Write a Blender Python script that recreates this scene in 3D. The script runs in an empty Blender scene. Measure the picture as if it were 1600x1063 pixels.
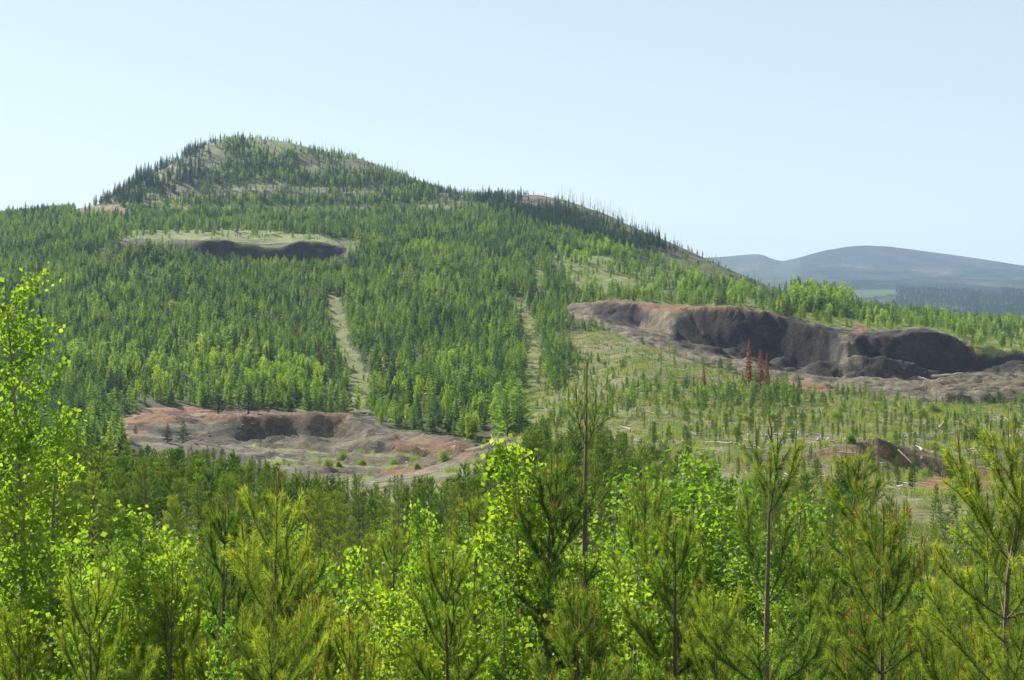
import bpy, math, random
import numpy as np
from mathutils import Vector

C = bpy.context.scene.collection
SC = bpy.context.scene
rad = math.radians

# ------------------------------------------------------------------ camera, sky, sun, exposure
F = 2000.0; CX = 800.0; HY = 440.0          # photo pixels (1600 wide): focal length, centre column, eye-level row
cam_d = bpy.data.cameras.new("camera"); cam = bpy.data.objects.new("camera", cam_d); C.objects.link(cam)
cam_d.sensor_width = 36; cam_d.lens = 36 * F / 1600; cam_d.shift_y = (HY - 531.5) / 1600
cam_d.clip_start = 0.1; cam_d.clip_end = 30000
cam.location = (0, 0, 0); cam.rotation_euler = (rad(90), 0, 0)
SC.camera = cam

SUN_EL, SUN_AZ = 32.0, -39.0                  # azimuth from the view direction, negative = left
w = bpy.data.worlds.new("World"); SC.world = w; w.use_nodes = True
nt = w.node_tree; nt.nodes.clear()
sky = nt.nodes.new("ShaderNodeTexSky"); sky.sky_type = 'NISHITA'; sky.sun_disc = False
sky.sun_elevation = rad(SUN_EL); sky.sun_rotation = rad(SUN_AZ)
sky.air_density = 1.0; sky.dust_density = 0.5; sky.ozone_density = 0.8; sky.altitude = 900
bg = nt.nodes.new("ShaderNodeBackground"); bg.inputs[1].default_value = 0.050
wo = nt.nodes.new("ShaderNodeOutputWorld")
hazy = nt.nodes.new("ShaderNodeMix"); hazy.data_type = 'RGBA'; hazy.inputs[0].default_value = 0.58; hazy.inputs[7].default_value = (7.9, 9.3, 9.9, 1)   # high thin haze evening out the blue
nt.links.new(sky.outputs[0], hazy.inputs[6]); nt.links.new(hazy.outputs[2], bg.inputs[0]); nt.links.new(bg.outputs[0], wo.inputs[0])
sl = bpy.data.lights.new("sun", 'SUN'); sl.energy = 5.0; sl.angle = rad(0.5); sl.color = (1.0, 0.95, 0.86)
so = bpy.data.objects.new("sun", sl); C.objects.link(so)
sv = Vector((math.sin(rad(SUN_AZ)) * math.cos(rad(SUN_EL)), math.cos(rad(SUN_AZ)) * math.cos(rad(SUN_EL)), math.sin(rad(SUN_EL))))
so.rotation_euler = sv.to_track_quat('Z', 'Y').to_euler(); so.location = (-30, 30, 40)
SC.view_settings.view_transform = 'Standard'; SC.view_settings.look = 'None'
SC.view_settings.exposure = 1.14; SC.view_settings.gamma = 1.0
SC.cycles.max_bounces = 6; SC.cycles.diffuse_bounces = 3; SC.cycles.transmission_bounces = 4
SC.cycles.transparent_max_bounces = 4; SC.cycles.volume_bounces = 0; SC.cycles.glossy_bounces = 2
SC.cycles.caustics_reflective = False; SC.cycles.caustics_refractive = False

# ------------------------------------------------------------------ noise
def _h(ix, iy, seed):
    n = (ix.astype(np.int64) * 374761393 + iy.astype(np.int64) * 668265263 + seed * 982451653) & 0xFFFFFFFF
    n = ((n ^ (n >> 13)) * 1274126177) & 0xFFFFFFFF
    n = (n ^ (n >> 16)) & 0xFFFFFFFF
    return n / 4294967295.0
def vnoise(x, y, seed=0):
    x = np.asarray(x, float); y = np.asarray(y, float)
    ix, iy = np.floor(x), np.floor(y); fx, fy = x - ix, y - iy
    fx = fx * fx * (3 - 2 * fx); fy = fy * fy * (3 - 2 * fy)
    a = _h(ix, iy, seed); b = _h(ix + 1, iy, seed); c = _h(ix, iy + 1, seed); d = _h(ix + 1, iy + 1, seed)
    return (a * (1 - fx) + b * fx) * (1 - fy) + (c * (1 - fx) + d * fx) * fy * 1.0
def fbm(x, y, seed=0, o=4):
    s = 0; a = 0.5; t = 0
    for k in range(o):
        s = s + a * vnoise(x * 2 ** k + 17.3 * k, y * 2 ** k - 9.1 * k, seed + k); t += a; a *= 0.5
    return s / t - 0.5
def sstep(a, b, x):
    t = np.clip((x - a) / (b - a), 0, 1); return t * t * (3 - 2 * t)

# ------------------------------------------------------------------ terrain height
# feature lines from the camera outwards: {column: (distance, value)}, value > 0 is a photo row, else a height
PXC = [-900, 0, 200, 400, 600, 800, 1000, 1200, 1400, 1600, 2500]
def same(D, z): return [(D, z)] * len(PXC)
LINES = [
 same(-60, -1.2), same(-5, -1.6), same(1.2, -1.75), same(3, -2.7), same(7, -5.0), same(12, -7.0), same(20, -9.0), same(35, -11.8), same(60, -15.0),
 [(100, -19)] * 5 + [(100, -18)] + [(100, -17)] * 5,
 [(150, -24)] * 5 + [(150, -22.5), (150, -20.0), (150, -19.8), (150, -20.3), (150, -21), (150, -21)],
 [(200, v) for v in (700, 715, 722, 732, 750, 690, 662, 658, 662, 672, 672)],
 [(260, v) for v in (680, 690, 690, 695, 705, 660, 610, 626, 638, 642, 642)],
 [(310, v) for v in (640, 648, 645, 648, 655, 628, 573, 604, 612, 618, 618)],
 [(360, v) for v in (600, 605, 604, 608, 612, 590, 545, 575, 601, 603, 603)],
 [(430, v) for v in (540, 545, 545, 550, 553, 535, 506, 498, 520, 548, 548)],
 [(520, v) for v in (490, 492, 490, 492, 490, 475, 470, 486, 511, 530, 530)],
 [(620, v) for v in (440, 442, 436, 430, 425, 422, 432, 470, 505, 518, 518)],
 [(740, 395), (740, 395), (740, 375), (740, 368), (740, 380), (740, 376), (720, 398), (680, 458), (670, 503), (690, 512), (690, 512)],
 [(850, 362), (840, 358), (860, 350), (890, 345), (890, 340), (860, 348), (800, 375), (725, 452.5), (705, 501.5), (740, 508), (740, 508)],
 [(910, 345), (910, 345), (970, 316), (1010, 293), (1010, 295), (960, 320), (840, 363), (750, 451), (725, 500.5), (770, 507), (770, 507)],
]
SIL = [(-900, 352), (0, 340), (60, 338), (100, 333), (130, 329), (160, 318), (190, 303), (220, 285), (260, 262), (300, 238), (340, 221), (370, 216), (400, 218),
       (450, 223), (500, 236), (560, 249), (620, 270), (665, 290), (700, 304), (722, 311), (748, 314), (775, 308), (800, 305), (840, 306), (875, 312), (905, 321), (935, 332), (970, 346),
       (1010, 366), (1060, 386), (1100, 403), (1150, 427), (1200, 450), (1250, 473), (1290, 488), (1340, 497), (1400, 500), (1500, 503), (1600, 506), (2500, 510)]
SILD = [(-900, 960), (0, 960), (130, 990), (200, 1060), (370, 1200), (600, 1150), (800, 1080), (1000, 900), (1200, 770), (1400, 745), (1600, 800), (2500, 800)]
BACK = [((1.12, -9)), ((1.45, -70))]
FARL = [
 [(2000, -78)] * 11,
 [(2700, v) for v in (478,) * 11],
 [(3300, v) for v in (452,) * 11],
 [(4000, v) for v in (440, 440, 440, 440, 440, 440, 440, 438, 436, 438, 438)],
]
MT = [(-900, 430), (0, 425), (800, 412), (1000, 407), (1120, 402), (1150, 399.5), (1178, 397), (1190, 397.5), (1205, 404), (1222, 408.5), (1250, 402), (1285, 392), (1320, 386), (1350, 383.5), (1385, 385),
      (1420, 389.5), (1460, 395), (1500, 400), (1540, 406), (1600, 416), (1750, 428), (2500, 430)]

colpx = np.arange(-900, 2501, 4.0)
def colint(vals, xs=PXC):
    return np.interp(colpx, xs, vals)
def smooth(a, k=15):
    if k < 2: return a
    ker = np.hanning(k + 2)[1:-1]; ker /= ker.sum()
    return np.convolve(np.pad(a, k // 2, mode='edge'), ker, mode='valid')
def toz(D, v): return v if v <= 0 else (HY - v) / F * D
Ds, Zs = [], []
for ln in LINES:
    Ds.append(smooth(colint([d for d, v in ln]), 41)); Zs.append(smooth(colint([toz(d, v) for d, v in ln]), 41))
sd = smooth(colint([d for _, d in SILD], [p for p, _ in SILD]), 31); spy = smooth(colint([v for _, v in SIL], [p for p, _ in SIL]), 5)
Ds.append(sd); Zs.append((HY - spy) / F * sd)
for m, dz in BACK:
    Ds.append(sd * m); Zs.append(np.where(dz > -20, Zs[len(LINES)] + dz, np.minimum(dz, Zs[len(LINES)] - 40)))
NNEAR = len(Ds)
for ln in FARL:
    Ds.append(colint([d for d, v in ln])); Zs.append(colint([toz(d, v) for d, v in ln]))
mpy = smooth(colint([v for _, v in MT], [p for p, _ in MT]), 5)
bench = fbm(colpx / 130, colpx * 0, 77) * 8
Ds.append(colpx * 0 + 4700); Zs.append((HY - (430 + bench)) / F * 4700)
Ds.append(colpx * 0 + 5400); Zs.append((HY - (mpy * .45 + 424 * .55 + bench)) / F * 5400)
Ds.append(colpx * 0 + 6000); Zs.append((HY - mpy) / F * 6000)
Ds.append(colpx * 0 + 7500); Zs.append(colpx * 0 - 60)
Ds.append(colpx * 0 + 9000); Zs.append(colpx * 0 - 60)
Ds = np.array(Ds); Zs = np.array(Zs)
K = len(Ds)
def pchip_rows(Y, n_sub):
    """monotone cubic through lines 0..K-1 (unit spacing), n_sub[i] rows in interval i"""
    d = np.diff(Y, axis=0)
    m = np.zeros_like(Y); m[0] = d[0]; m[-1] = d[-1]
    s = d[:-1] * d[1:]
    m[1:-1] = np.where(s > 0, 2 * s / (d[:-1] + d[1:] + 1e-12 * np.sign(d[:-1] + d[1:] + 1e-30)), 0)
    out = []
    for i, n in enumerate(n_sub):
        for t in np.arange(n) / n:
            h00 = 2 * t ** 3 - 3 * t ** 2 + 1; h10 = t ** 3 - 2 * t ** 2 + t; h01 = -2 * t ** 3 + 3 * t ** 2; h11 = t ** 3 - t ** 2
            out.append(h00 * Y[i] + h10 * m[i] + h01 * Y[i + 1] + h11 * m[i + 1])
    out.append(Y[-1]); return np.array(out)
NSUB = [1, 2, 3, 6, 6, 10, 10, 12, 18, 34, 40, 40, 45, 50, 66, 54, 40, 60, 34, 22, 24, 6, 6] + [10, 10, 10, 10, 12, 12, 12, 4, 2]
NSUB = NSUB[:K - 1]
assert len(NSUB) == K - 1, (len(NSUB), K)
# smooth in log distance so that slopes stay even
LD = np.sign(Ds) * np.log1p(np.abs(Ds))
GD = pchip_rows(Ds, NSUB); GZ = pchip_rows(Zs, NSUB)
NROW = len(GD); row_near_end = sum(NSUB[:NNEAR - 1])
GPX = np.repeat(colpx[None, :], NROW, 0)
GX = (GPX - CX) / F * np.maximum(GD, 0.5)

# patches: steep banks cut into the base slope. columns: {px: [(D, row or None for base), ...]}
def patch(cols, fade=60, steep=0.62):
    ks = sorted(cols); n = len(cols[ks[0]])
    for j, px in enumerate(colpx):
        if px < ks[0] - fade or px > ks[-1] + fade: continue
        a = 1.0
        if px < ks[0]: a = 1 - (ks[0] - px) / fade
        if px > ks[-1]: a = 1 - (px - ks[-1]) / fade
        a = a * a * (3 - 2 * a)
        D = GD[:, j]; Zb = GZ[:, j].copy()
        def pz(p, kpx):
            d, v = p
            return np.interp(d, D, Zb) if v is None else (HY - v) / F * d
        q = min(max(px, ks[0]), ks[-1]); i = int(np.searchsorted(ks, q, 'right')) - 1; i = min(max(i, 0), len(ks) - 2)
        t = (q - ks[i]) / (ks[i + 1] - ks[i])
        P0, P1 = cols[ks[i]], cols[ks[i + 1]]
        dd = np.array([P0[k][0] * (1 - t) + P1[k][0] * t for k in range(n)])
        zz = np.array([pz(P0[k], ks[i]) * (1 - t) + pz(P1[k], ks[i + 1]) * t for k in range(n)])
        dd[n - 3] = dd[n - 2] - (dd[n - 2] - dd[n - 3]) * steep
        for k in (0, n - 1):
            zz[k] = np.interp(dd[k], D, Zb)
        X = GX[:, j]
        wob = fbm(X / 30, D / 200, 5) * 9 + fbm(X / 6, D / 6, 6, 4) * 1.5
        De = D + wob * sstep(dd[0], dd[0] + 8, D) * (1 - sstep(dd[-1] - 8, dd[-1], D))
        zp = np.interp(De, dd, zz)
        ins = (D >= dd[0]) & (D <= dd[-1])
        GZ[ins, j] = (Zb * (1 - a) + zp * a)[ins]
# right gravel pit: near base, near rim, floor foot, wall top, beyond
patch({
 900:  [(440, None), (458, 491), (466, 490), (486, 476), (500, None)],
 950:  [(410, None), (436, 504), (446, 502), (475, 476), (500, None)],
 1000: [(400, None), (425, 518), (450, 516), (466, 479), (500, None)],
 1030: [(380, None), (405, 530), (436, 516), (452, 485), (500, None)],
 1055: [(370, None), (395, 538), (398, 537), (449, 486), (500, None)],
 1080: [(360, None), (385, 543), (428, 543), (446, 486), (495, None)],
 1140: [(345, None), (370, 560), (418, 562), (434, 487), (490, None)],
 1200: [(330, None), (352, 577), (408, 580), (424, 495), (480, None)],
 1260: [(322, None), (342, 590), (398, 592), (413, 512), (465, None)],
 1296: [(319, None), (338, 598), (391, 598), (406, 519), (455, None)],
 1325: [(318, None), (336, 599), (342, 598), (402, 525), (450, None)],
 1352: [(318, None), (336, 599), (386, 599), (400, 526), (450, None)],
 1400: [(316, None), (333, 602), (382, 600), (395, 526), (445, None)],
 1440: [(316, None), (333, 603), (380, 599), (394, 519), (445, None)],
 1480: [(318, None), (335, 602), (380, 592), (394, 525), (450, None)],
 1520: [(320, None), (338, 600), (382, 585), (393, 548), (450, None)],
 1600: [(322, None), (340, 600), (384, 580), (392, 557), (450, None)],
 1800: [(322, None), (340, 600), (384, 580), (392, 560), (450, None)]}, 40)
# left gravel pit
patch({
 190: [(205, None), (225, 705), (262, 676), (282, 662), (300, None)],
 250: [(205, None), (225, 713), (258, 684), (286, 648), (305, None)],
 330: [(205, None), (225, 722), (266, 690), (290, 645), (310, None)],
 380: [(205, None), (225, 730), (276, 694), (286, 650), (315, None)],
 450: [(205, None), (225, 738), (282, 690), (291, 650), (315, None)],
 540: [(205, None), (225, 744), (280, 690), (289, 654), (315, None)],
 620: [(205, None), (225, 752), (255, 706), (276, 684), (300, None)],
 700: [(205, None), (225, 756), (255, 720), (263, 697), (300, None)],
 760: [(205, None), (225, 752), (255, 712), (262, 697), (300, None)]}, 30)
# bank and grass bench on the hill
patch({
 190: [(640, None), (672, 382), (676, 378), (730, 364), (790, None)],
 300: [(640, None), (672, 388), (679, 378), (735, 364), (790, None)],
 330: [(640, None), (672, 398), (679.5, 376), (735, 364), (790, None)],
 400: [(640, None), (672, 408), (680, 382), (735, 366), (790, None)],
 440: [(640, None), (672, 411), (679.5, 387), (735, 367), (790, None)],
 470: [(640, None), (672, 412), (681, 378), (735, 368), (790, None)],
 510: [(640, None), (672, 410), (680.5, 381), (735, 369), (790, None)],
 550: [(640, None), (672, 396), (676, 392), (725, 375), (790, None)]}, 40, 1.0)
# small scarp in the clearing on the right
patch({
 1190: [(118, None), (138, 733), (147, 724), (148.2, 720), (175, None)],
 1260: [(118, None), (138, 738), (148, 724), (149.8, 711), (175, None)],
 1330: [(118, None), (138, 738), (149, 707), (151.0, 690), (172, None)],
 1370: [(118, None), (138, 740), (149, 708), (151.0, 682), (172, None)],
 1400: [(118, None), (138, 745), (149, 722), (151.5, 694), (172, None)],
 1480: [(118, None), (138, 760), (147, 744), (149.5, 722), (172, None)],
 1560: [(118, None), (138, 765), (146, 756), (148.0, 740), (170, None)],
 1620: [(118, None), (138, 766), (146, 757), (147.0, 748), (170, None)]}, 50)
# spoil mounds (px, D, radius m, height m)
for mpx, mD, mr, mh in [(480, 264, 6, 2.6), (445, 270, 4, 1.6), (570, 264, 8, 2.2), (615, 262, 8, 2.6), (655, 256, 6, 1.2), (700, 252, 5, 1.4),
                        (1340, 354, 11, 6.5), (1285, 352, 9, 4.4), (1395, 352, 10, 6.0), (1455, 356, 7, 3.6), (1300, 372, 9, 6), (1225, 388, 8, 5), (1420, 372, 8, 5.5), (1150, 395, 8, 4), (1430, 352, 6, 2.6), (1185, 368, 8, 2.8), (1120, 380, 7, 2.4), (1240, 372, 9, 2.2),
                        (1545, 392, 5, 3.5), (1375, 384, 7, 5), (1310, 392, 6, 4)]:
    mx = (mpx - CX) / F * mD
    r = np.hypot(GX - mx + fbm(GX / 3, GD / 3, 31, 3) * 2.5, GD - mD); GZ += mh * np.clip(1 - (r / mr), 0, 1) ** 1.1
def inpoly(px, py, poly):
    px = np.asarray(px, float); py = np.asarray(py, float); c = np.zeros(px.shape, bool)
    n = len(poly)
    for i in range(n):
        x0, y0 = poly[i]; x1, y1 = poly[(i + 1) % n]
        if y0 == y1: continue
        c ^= ((y0 > py) != (y1 > py)) & (px < (x1 - x0) * (py - y0) / (y1 - y0) + x0)
    return c
GPY = HY - GZ / np.maximum(GD, 1) * F
PIT_R = [(855, 468), (960, 467), (1060, 475), (1180, 482), (1240, 496), (1290, 508), (1340, 517), (1450, 512), (1500, 528), (1530, 552), (1900, 548), (1900, 625), (1600, 622), (1500, 634), (1400, 622), (1330, 612), (1260, 612), (1200, 600), (1100, 566), (1040, 548), (960, 522), (900, 498)]
PIT_L = [(170, 655), (240, 632), (320, 630), (400, 634), (560, 640), (600, 668), (700, 682), (740, 690), (800, 684), (815, 705), (815, 790), (745, 800), (600, 790), (500, 765), (400, 722), (200, 715)]
nz = fbm(GX / 22, GD / 22, 3) * np.clip(GD / 500, 0.05, 1.2) * 4.5 + fbm(GX / 4, GD / 4, 9) * np.clip(GD / 200, 0.2, 1) * 0.9
fade_mt = np.where(GD > 1800, 0, 1)
crest = Zs[len(LINES)][None, :]
GZ += nz * fade_mt * np.where(GD < 6, 0.1, 1) * np.where(np.abs(GD - sd[None, :]) < 90, 0.45, 1)
mt = np.where(GD > 4100, 1, 0)
GZ += mt * (fbm(GX / 500, GD / 500, 40, 4) * 45 + (0.5 - np.abs(fbm(GX / 260, GD / 900, 44, 3))) * 16 - 8) * (1 - 0.9 * sstep(5500, 5900, GD) * (1 - sstep(6100, 6400, GD)))
# raked ridges of spoil at the right edge of the pit, and rough dug soil in both
rk = inpoly(GPX, GPY, [(1440, 612), (1600, 575), (1900, 570), (1900, 625), (1600, 628), (1480, 630)]) & (GD > 280) & (GD < 400)
GZ += rk * np.abs(np.sin((GX * 0.55 + GD * 0.75) * 0.55)) * 1.7
# plough-like wheel rows on the floor of the left pit
rw = inpoly(GPX, GPY, [(380, 690), (560, 690), (740, 715), (740, 765), (560, 755), (440, 730)]) & (GD > 200) & (GD < 275)
GZ += rw * (1 - np.mod(GD / 12.5 + GX * 0.012 + 1.6 * fbm(GX / 30, GD / 60, 12), 1)) * np.clip(0.2 + 2.2 * vnoise(GX / 11, GD / 6, 8), 0, 1.7) * 0.85
rough = 1.0 * (inpoly(GPX, GPY, PIT_R) & (GD > 280) & (GD < 520)) + 0.45 * (inpoly(GPX, GPY, PIT_L) & (GD > 195) & (GD < 320))
GZ += rough * (fbm(GX / 2.0, GD / 2.0, 21, 4) * 1.7 + (0.5 - np.abs(fbm(GX / 6, GD / 12, 22, 3))) * 1.4)
GPY = HY - GZ / np.maximum(GD, 1) * F

def hz(px, D):
    """terrain height at (column, distance)"""
    px = np.atleast_1d(np.asarray(px, float)); D = np.atleast_1d(np.asarray(D, float)); out = np.zeros(px.shape)
    jj = np.clip(((px + 900) / 4.0).astype(int), 0, len(colpx) - 2); fr = np.clip((px - colpx[jj]) / 4.0, 0, 1)
    order = np.argsort(jj, kind='stable'); js = jj[order]
    st = np.flatnonzero(np.r_[True, js[1:] != js[:-1]]); en = np.r_[st[1:], len(js)]
    for a, b in zip(st, en):
        idx = order[a:b]; j = js[a]
        out[idx] = np.interp(D[idx], GD[:, j], GZ[:, j]) * (1 - fr[idx]) + np.interp(D[idx], GD[:, j + 1], GZ[:, j + 1]) * fr[idx]
    return out

# ------------------------------------------------------------------ materials
def mat(name):
    m = bpy.data.materials.new(name); m.use_nodes = True; t = m.node_tree; t.nodes.clear()
    return m, t
def N(t, kind, **kw):
    n = t.nodes.new(kind)
    for k, v in kw.items():
        if k in n.inputs if isinstance(k, int) else False: n.inputs[k].default_value = v
        else: setattr(n, k, v)
    return n
def ramp(t, src, stops):
    r = t.nodes.new("ShaderNodeValToRGB"); e = r.color_ramp.elements
    while len(e) < len(stops): e.new(0.5)
    for i, (p, c) in enumerate(stops): e[i].position = p; e[i].color = (*c, 1)
    t.links.new(src, r.inputs[0]); return r.outputs[0]
def mix(t, fac, a, b, mode='MIX'):
    m = t.nodes.new("ShaderNodeMix"); m.data_type = 'RGBA'; m.blend_type = mode
    for s, v in ((0, fac), (6, a), (7, b)):
        if hasattr(v, 'is_output'): t.links.new(v, m.inputs[s])
        else: m.inputs[s].default_value = v if s == 0 else (*v, 1)
    return m.outputs[2]
def math_(t, op, a, b=0.0, clamp=False):
    m = t.nodes.new("ShaderNodeMath"); m.operation = op; m.use_clamp = clamp
    for s, v in ((0, a), (1, b)):
        if hasattr(v, 'is_output'): t.links.new(v, m.inputs[s])
        else: m.inputs[s].default_value = v
    return m.outputs[0]
def noise(t, vec, scale, detail=4, rough=0.6):
    n = t.nodes.new("ShaderNodeTexNoise"); n.inputs['Scale'].default_value = scale; n.inputs['Detail'].default_value = detail; n.inputs['Roughness'].default_value = rough
    t.links.new(vec, n.inputs['Vector']); return n.outputs[0]

def leaf_mat(name, stops, trans, tcol_gain=(1.5, 1.5, 0.6), var=0.35, gloss=0.02, tfac=0.45):
    m, t = mat(name)
    at = t.nodes.new("ShaderNodeAttribute"); at.attribute_name = "tint"
    oi = t.nodes.new("ShaderNodeObjectInfo")
    f = math_(t, 'ADD', at.outputs['Fac'], math_(t, 'MULTIPLY', math_(t, 'SUBTRACT', oi.outputs['Random'], 0.5), var), True)
    col = ramp(t, f, stops)
    rnd2 = math_(t, 'FRACT', math_(t, 'MULTIPLY', oi.outputs['Random'], 37.7))
    col = mix(t, 1.0, col, ramp(t, rnd2, [(0, (0.66, 0.78, 0.9)), (0.5, (1, 1, 1)), (1, (1.1, 1.06, 0.9))]), 'MULTIPLY')
    tc = mix(t, 1.0, col, tcol_gain, 'MULTIPLY')
    d = t.nodes.new("ShaderNodeBsdfDiffuse"); t.links.new(col, d.inputs[0])
    tr = t.nodes.new("ShaderNodeBsdfTranslucent"); t.links.new(tc, tr.inputs[0])
    ms = t.nodes.new("ShaderNodeMixShader"); ms.inputs[0].default_value = tfac
    t.links.new(d.outputs[0], ms.inputs[1]); t.links.new(tr.outputs[0], ms.inputs[2])
    g = t.nodes.new("ShaderNodeBsdfGlossy"); g.inputs['Roughness'].default_value = 0.6; g.inputs[0].default_value = (0.9, 0.95, 0.8, 1)
    m2 = t.nodes.new("ShaderNodeMixShader"); m2.inputs[0].default_value = gloss
    t.links.new(ms.outputs[0], m2.inputs[1]); t.links.new(g.outputs[0], m2.inputs[2])
    o = t.nodes.new("ShaderNodeOutputMaterial"); t.links.new(m2.outputs[0], o.inputs[0])
    return m
def wood_mat(name, c0, c1, scale=30):
    m, t = mat(name)
    tc = t.nodes.new("ShaderNodeTexCoord")
    mp = t.nodes.new("ShaderNodeMapping"); mp.inputs['Scale'].default_value = (1, 1, 0.35); t.links.new(tc.outputs['Object'], mp.inputs[0])
    n = noise(t, mp.outputs[0], scale, 5, 0.7)
    col = ramp(t, n, [(0.3, c0), (0.7, c1)])
    p = t.nodes.new("ShaderNodeBsdfPrincipled"); p.inputs['Roughness'].default_value = 0.85; t.links.new(col, p.inputs['Base Color'])
    b = t.nodes.new("ShaderNodeBump"); b.inputs['Strength'].default_value = 0.6; b.inputs['Distance'].default_value = 0.02; t.links.new(n, b.inputs['Height']); t.links.new(b.outputs[0], p.inputs['Normal'])
    o = t.nodes.new("ShaderNodeOutputMaterial"); t.links.new(p.outputs[0], o.inputs[0]); return m

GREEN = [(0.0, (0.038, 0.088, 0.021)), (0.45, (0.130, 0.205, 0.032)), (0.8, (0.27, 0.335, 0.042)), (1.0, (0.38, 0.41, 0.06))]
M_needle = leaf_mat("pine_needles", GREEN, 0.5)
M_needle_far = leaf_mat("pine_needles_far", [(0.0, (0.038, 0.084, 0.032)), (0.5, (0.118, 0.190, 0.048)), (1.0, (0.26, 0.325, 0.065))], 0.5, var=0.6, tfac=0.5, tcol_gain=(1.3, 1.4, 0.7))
M_spruce = leaf_mat("spruce_needles", [(0.0, (0.018, 0.042, 0.028)), (1.0, (0.06, 0.11, 0.055))], 0.3, var=0.5, tfac=0.4, tcol_gain=(1.2, 1.3, 0.8))
M_leaf = leaf_mat("aspen_leaves", [(0.0, (0.10, 0.19, 0.022)), (0.5, (0.17, 0.29, 0.028)), (1.0, (0.28, 0.38, 0.045))], 0.6, var=0.2, tfac=0.55, tcol_gain=(1.42, 1.38, 0.6), gloss=0.02)
M_shrub = leaf_mat("shrub_leaves", [(0.0, (0.09, 0.14, 0.025)), (0.5, (0.17, 0.23, 0.04)), (1.0, (0.27, 0.32, 0.07))], 0.6, var=0.4, tfac=0.5)
M_leaf_far = leaf_mat("aspen_leaves_far", [(0.0, (0.11, 0.19, 0.03)), (0.5, (0.19, 0.29, 0.045)), (1.0, (0.29, 0.37, 0.07))], 0.6, var=0.5, tfac=0.55)
M_red = leaf_mat("dead_red_needles", [(0.0, (0.12, 0.05, 0.028)), (1.0, (0.30, 0.13, 0.065))], 0.3, var=0.3, tfac=0.3, tcol_gain=(1.2, 1, 0.8))
M_cone = leaf_mat("pollen_cones", [(0.0, (0.30, 0.10, 0.03)), (1.0, (0.5, 0.2, 0.06))], 0.3, var=0.1, tfac=0.2, tcol_gain=(1, 1, 1))
M_candle = leaf_mat("pine_candles", [(0.0, (0.20, 0.13, 0.05)), (1.0, (0.38, 0.26, 0.10))], 0.3, var=0.1, tfac=0.1, tcol_gain=(1, 1, 1))
M_grass = leaf_mat("grass_blades", [(0.0, (0.10, 0.16, 0.03)), (0.5, (0.18, 0.24, 0.05)), (1.0, (0.32, 0.29, 0.12))], 0.5, var=0.7, tfac=0.45, tcol_gain=(1.3, 1.3, 0.8))
M_bark = wood_mat("pine_bark", (0.06, 0.045, 0.03), (0.20, 0.14, 0.09))
M_aspbark = wood_mat("aspen_bark", (0.10, 0.10, 0.06), (0.34, 0.32, 0.22), 18)
M_dead = wood_mat("dead_wood", (0.09, 0.075, 0.06), (0.26, 0.22, 0.18), 8)
M_log = wood_mat("bleached_wood", (0.30, 0.26, 0.22), (0.62, 0.57, 0.50), 6)

# ------------------------------------------------------------------ mesh building with numpy
class Geo:
    def __init__(s): s.v = []; s.q = []; s.t = []; s.n = 0; s.tint = []; s.mq = []; s.mt = []
    def add(s, v, faces, tint=0.5, m=0):
        v = np.asarray(v, np.float32).reshape(-1, 3); faces = np.asarray(faces, np.int64)
        s.v.append(v); s.tint.append(np.broadcast_to(np.asarray(tint, np.float32), (len(v),)))
        if faces.shape[1] == 3: s.t.append(faces + s.n); s.mt.append(np.full(len(faces), m))
        else: s.q.append(faces + s.n); s.mq.append(np.full(len(faces), m))
        s.n += len(v)
    def merge(s, o, moff=0):
        for v, t in zip(o.v, o.tint): s.v.append(v); s.tint.append(t)
        for a, b in zip(o.t, o.mt): s.t.append(a + s.n); s.mt.append(b + moff)
        for a, b in zip(o.q, o.mq): s.q.append(a + s.n); s.mq.append(b + moff)
        s.n += o.n; return s
    def mesh(s, name, mats, smooth=False):
        me = bpy.data.meshes.new(name)
        if not s.v: return me
        v = np.concatenate(s.v); me.vertices.add(len(v)); me.vertices.foreach_set("co", v.ravel())
        loops = []; starts = []; k = 0; mi = []
        if s.t:
            t = np.concatenate(s.t); loops.append(t.ravel()); starts.append(np.arange(len(t)) * 3); k = len(t) * 3; mi.append(np.concatenate(s.mt))
        if s.q:
            q = np.concatenate(s.q); loops.append(q.ravel()); starts.append(k + np.arange(len(q)) * 4); mi.append(np.concatenate(s.mq))
        loops = np.concatenate(loops); starts = np.concatenate(starts); mi = np.concatenate(mi)
        me.loops.add(len(loops)); me.loops.foreach_set("vertex_index", loops.astype(np.int32))
        me.polygons.add(len(starts)); me.polygons.foreach_set("loop_start", starts.astype(np.int32))
        me.polygons.foreach_set("material_index", mi.astype(np.int32))
        if smooth: me.polygons.foreach_set("use_smooth", np.ones(len(starts), bool))
        a = me.attributes.new("tint", 'FLOAT', 'POINT'); a.data.foreach_set("value", np.concatenate(s.tint).astype(np.float32))
        for m in mats: me.materials.append(m)
        me.update(calc_edges=True); return me

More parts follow.
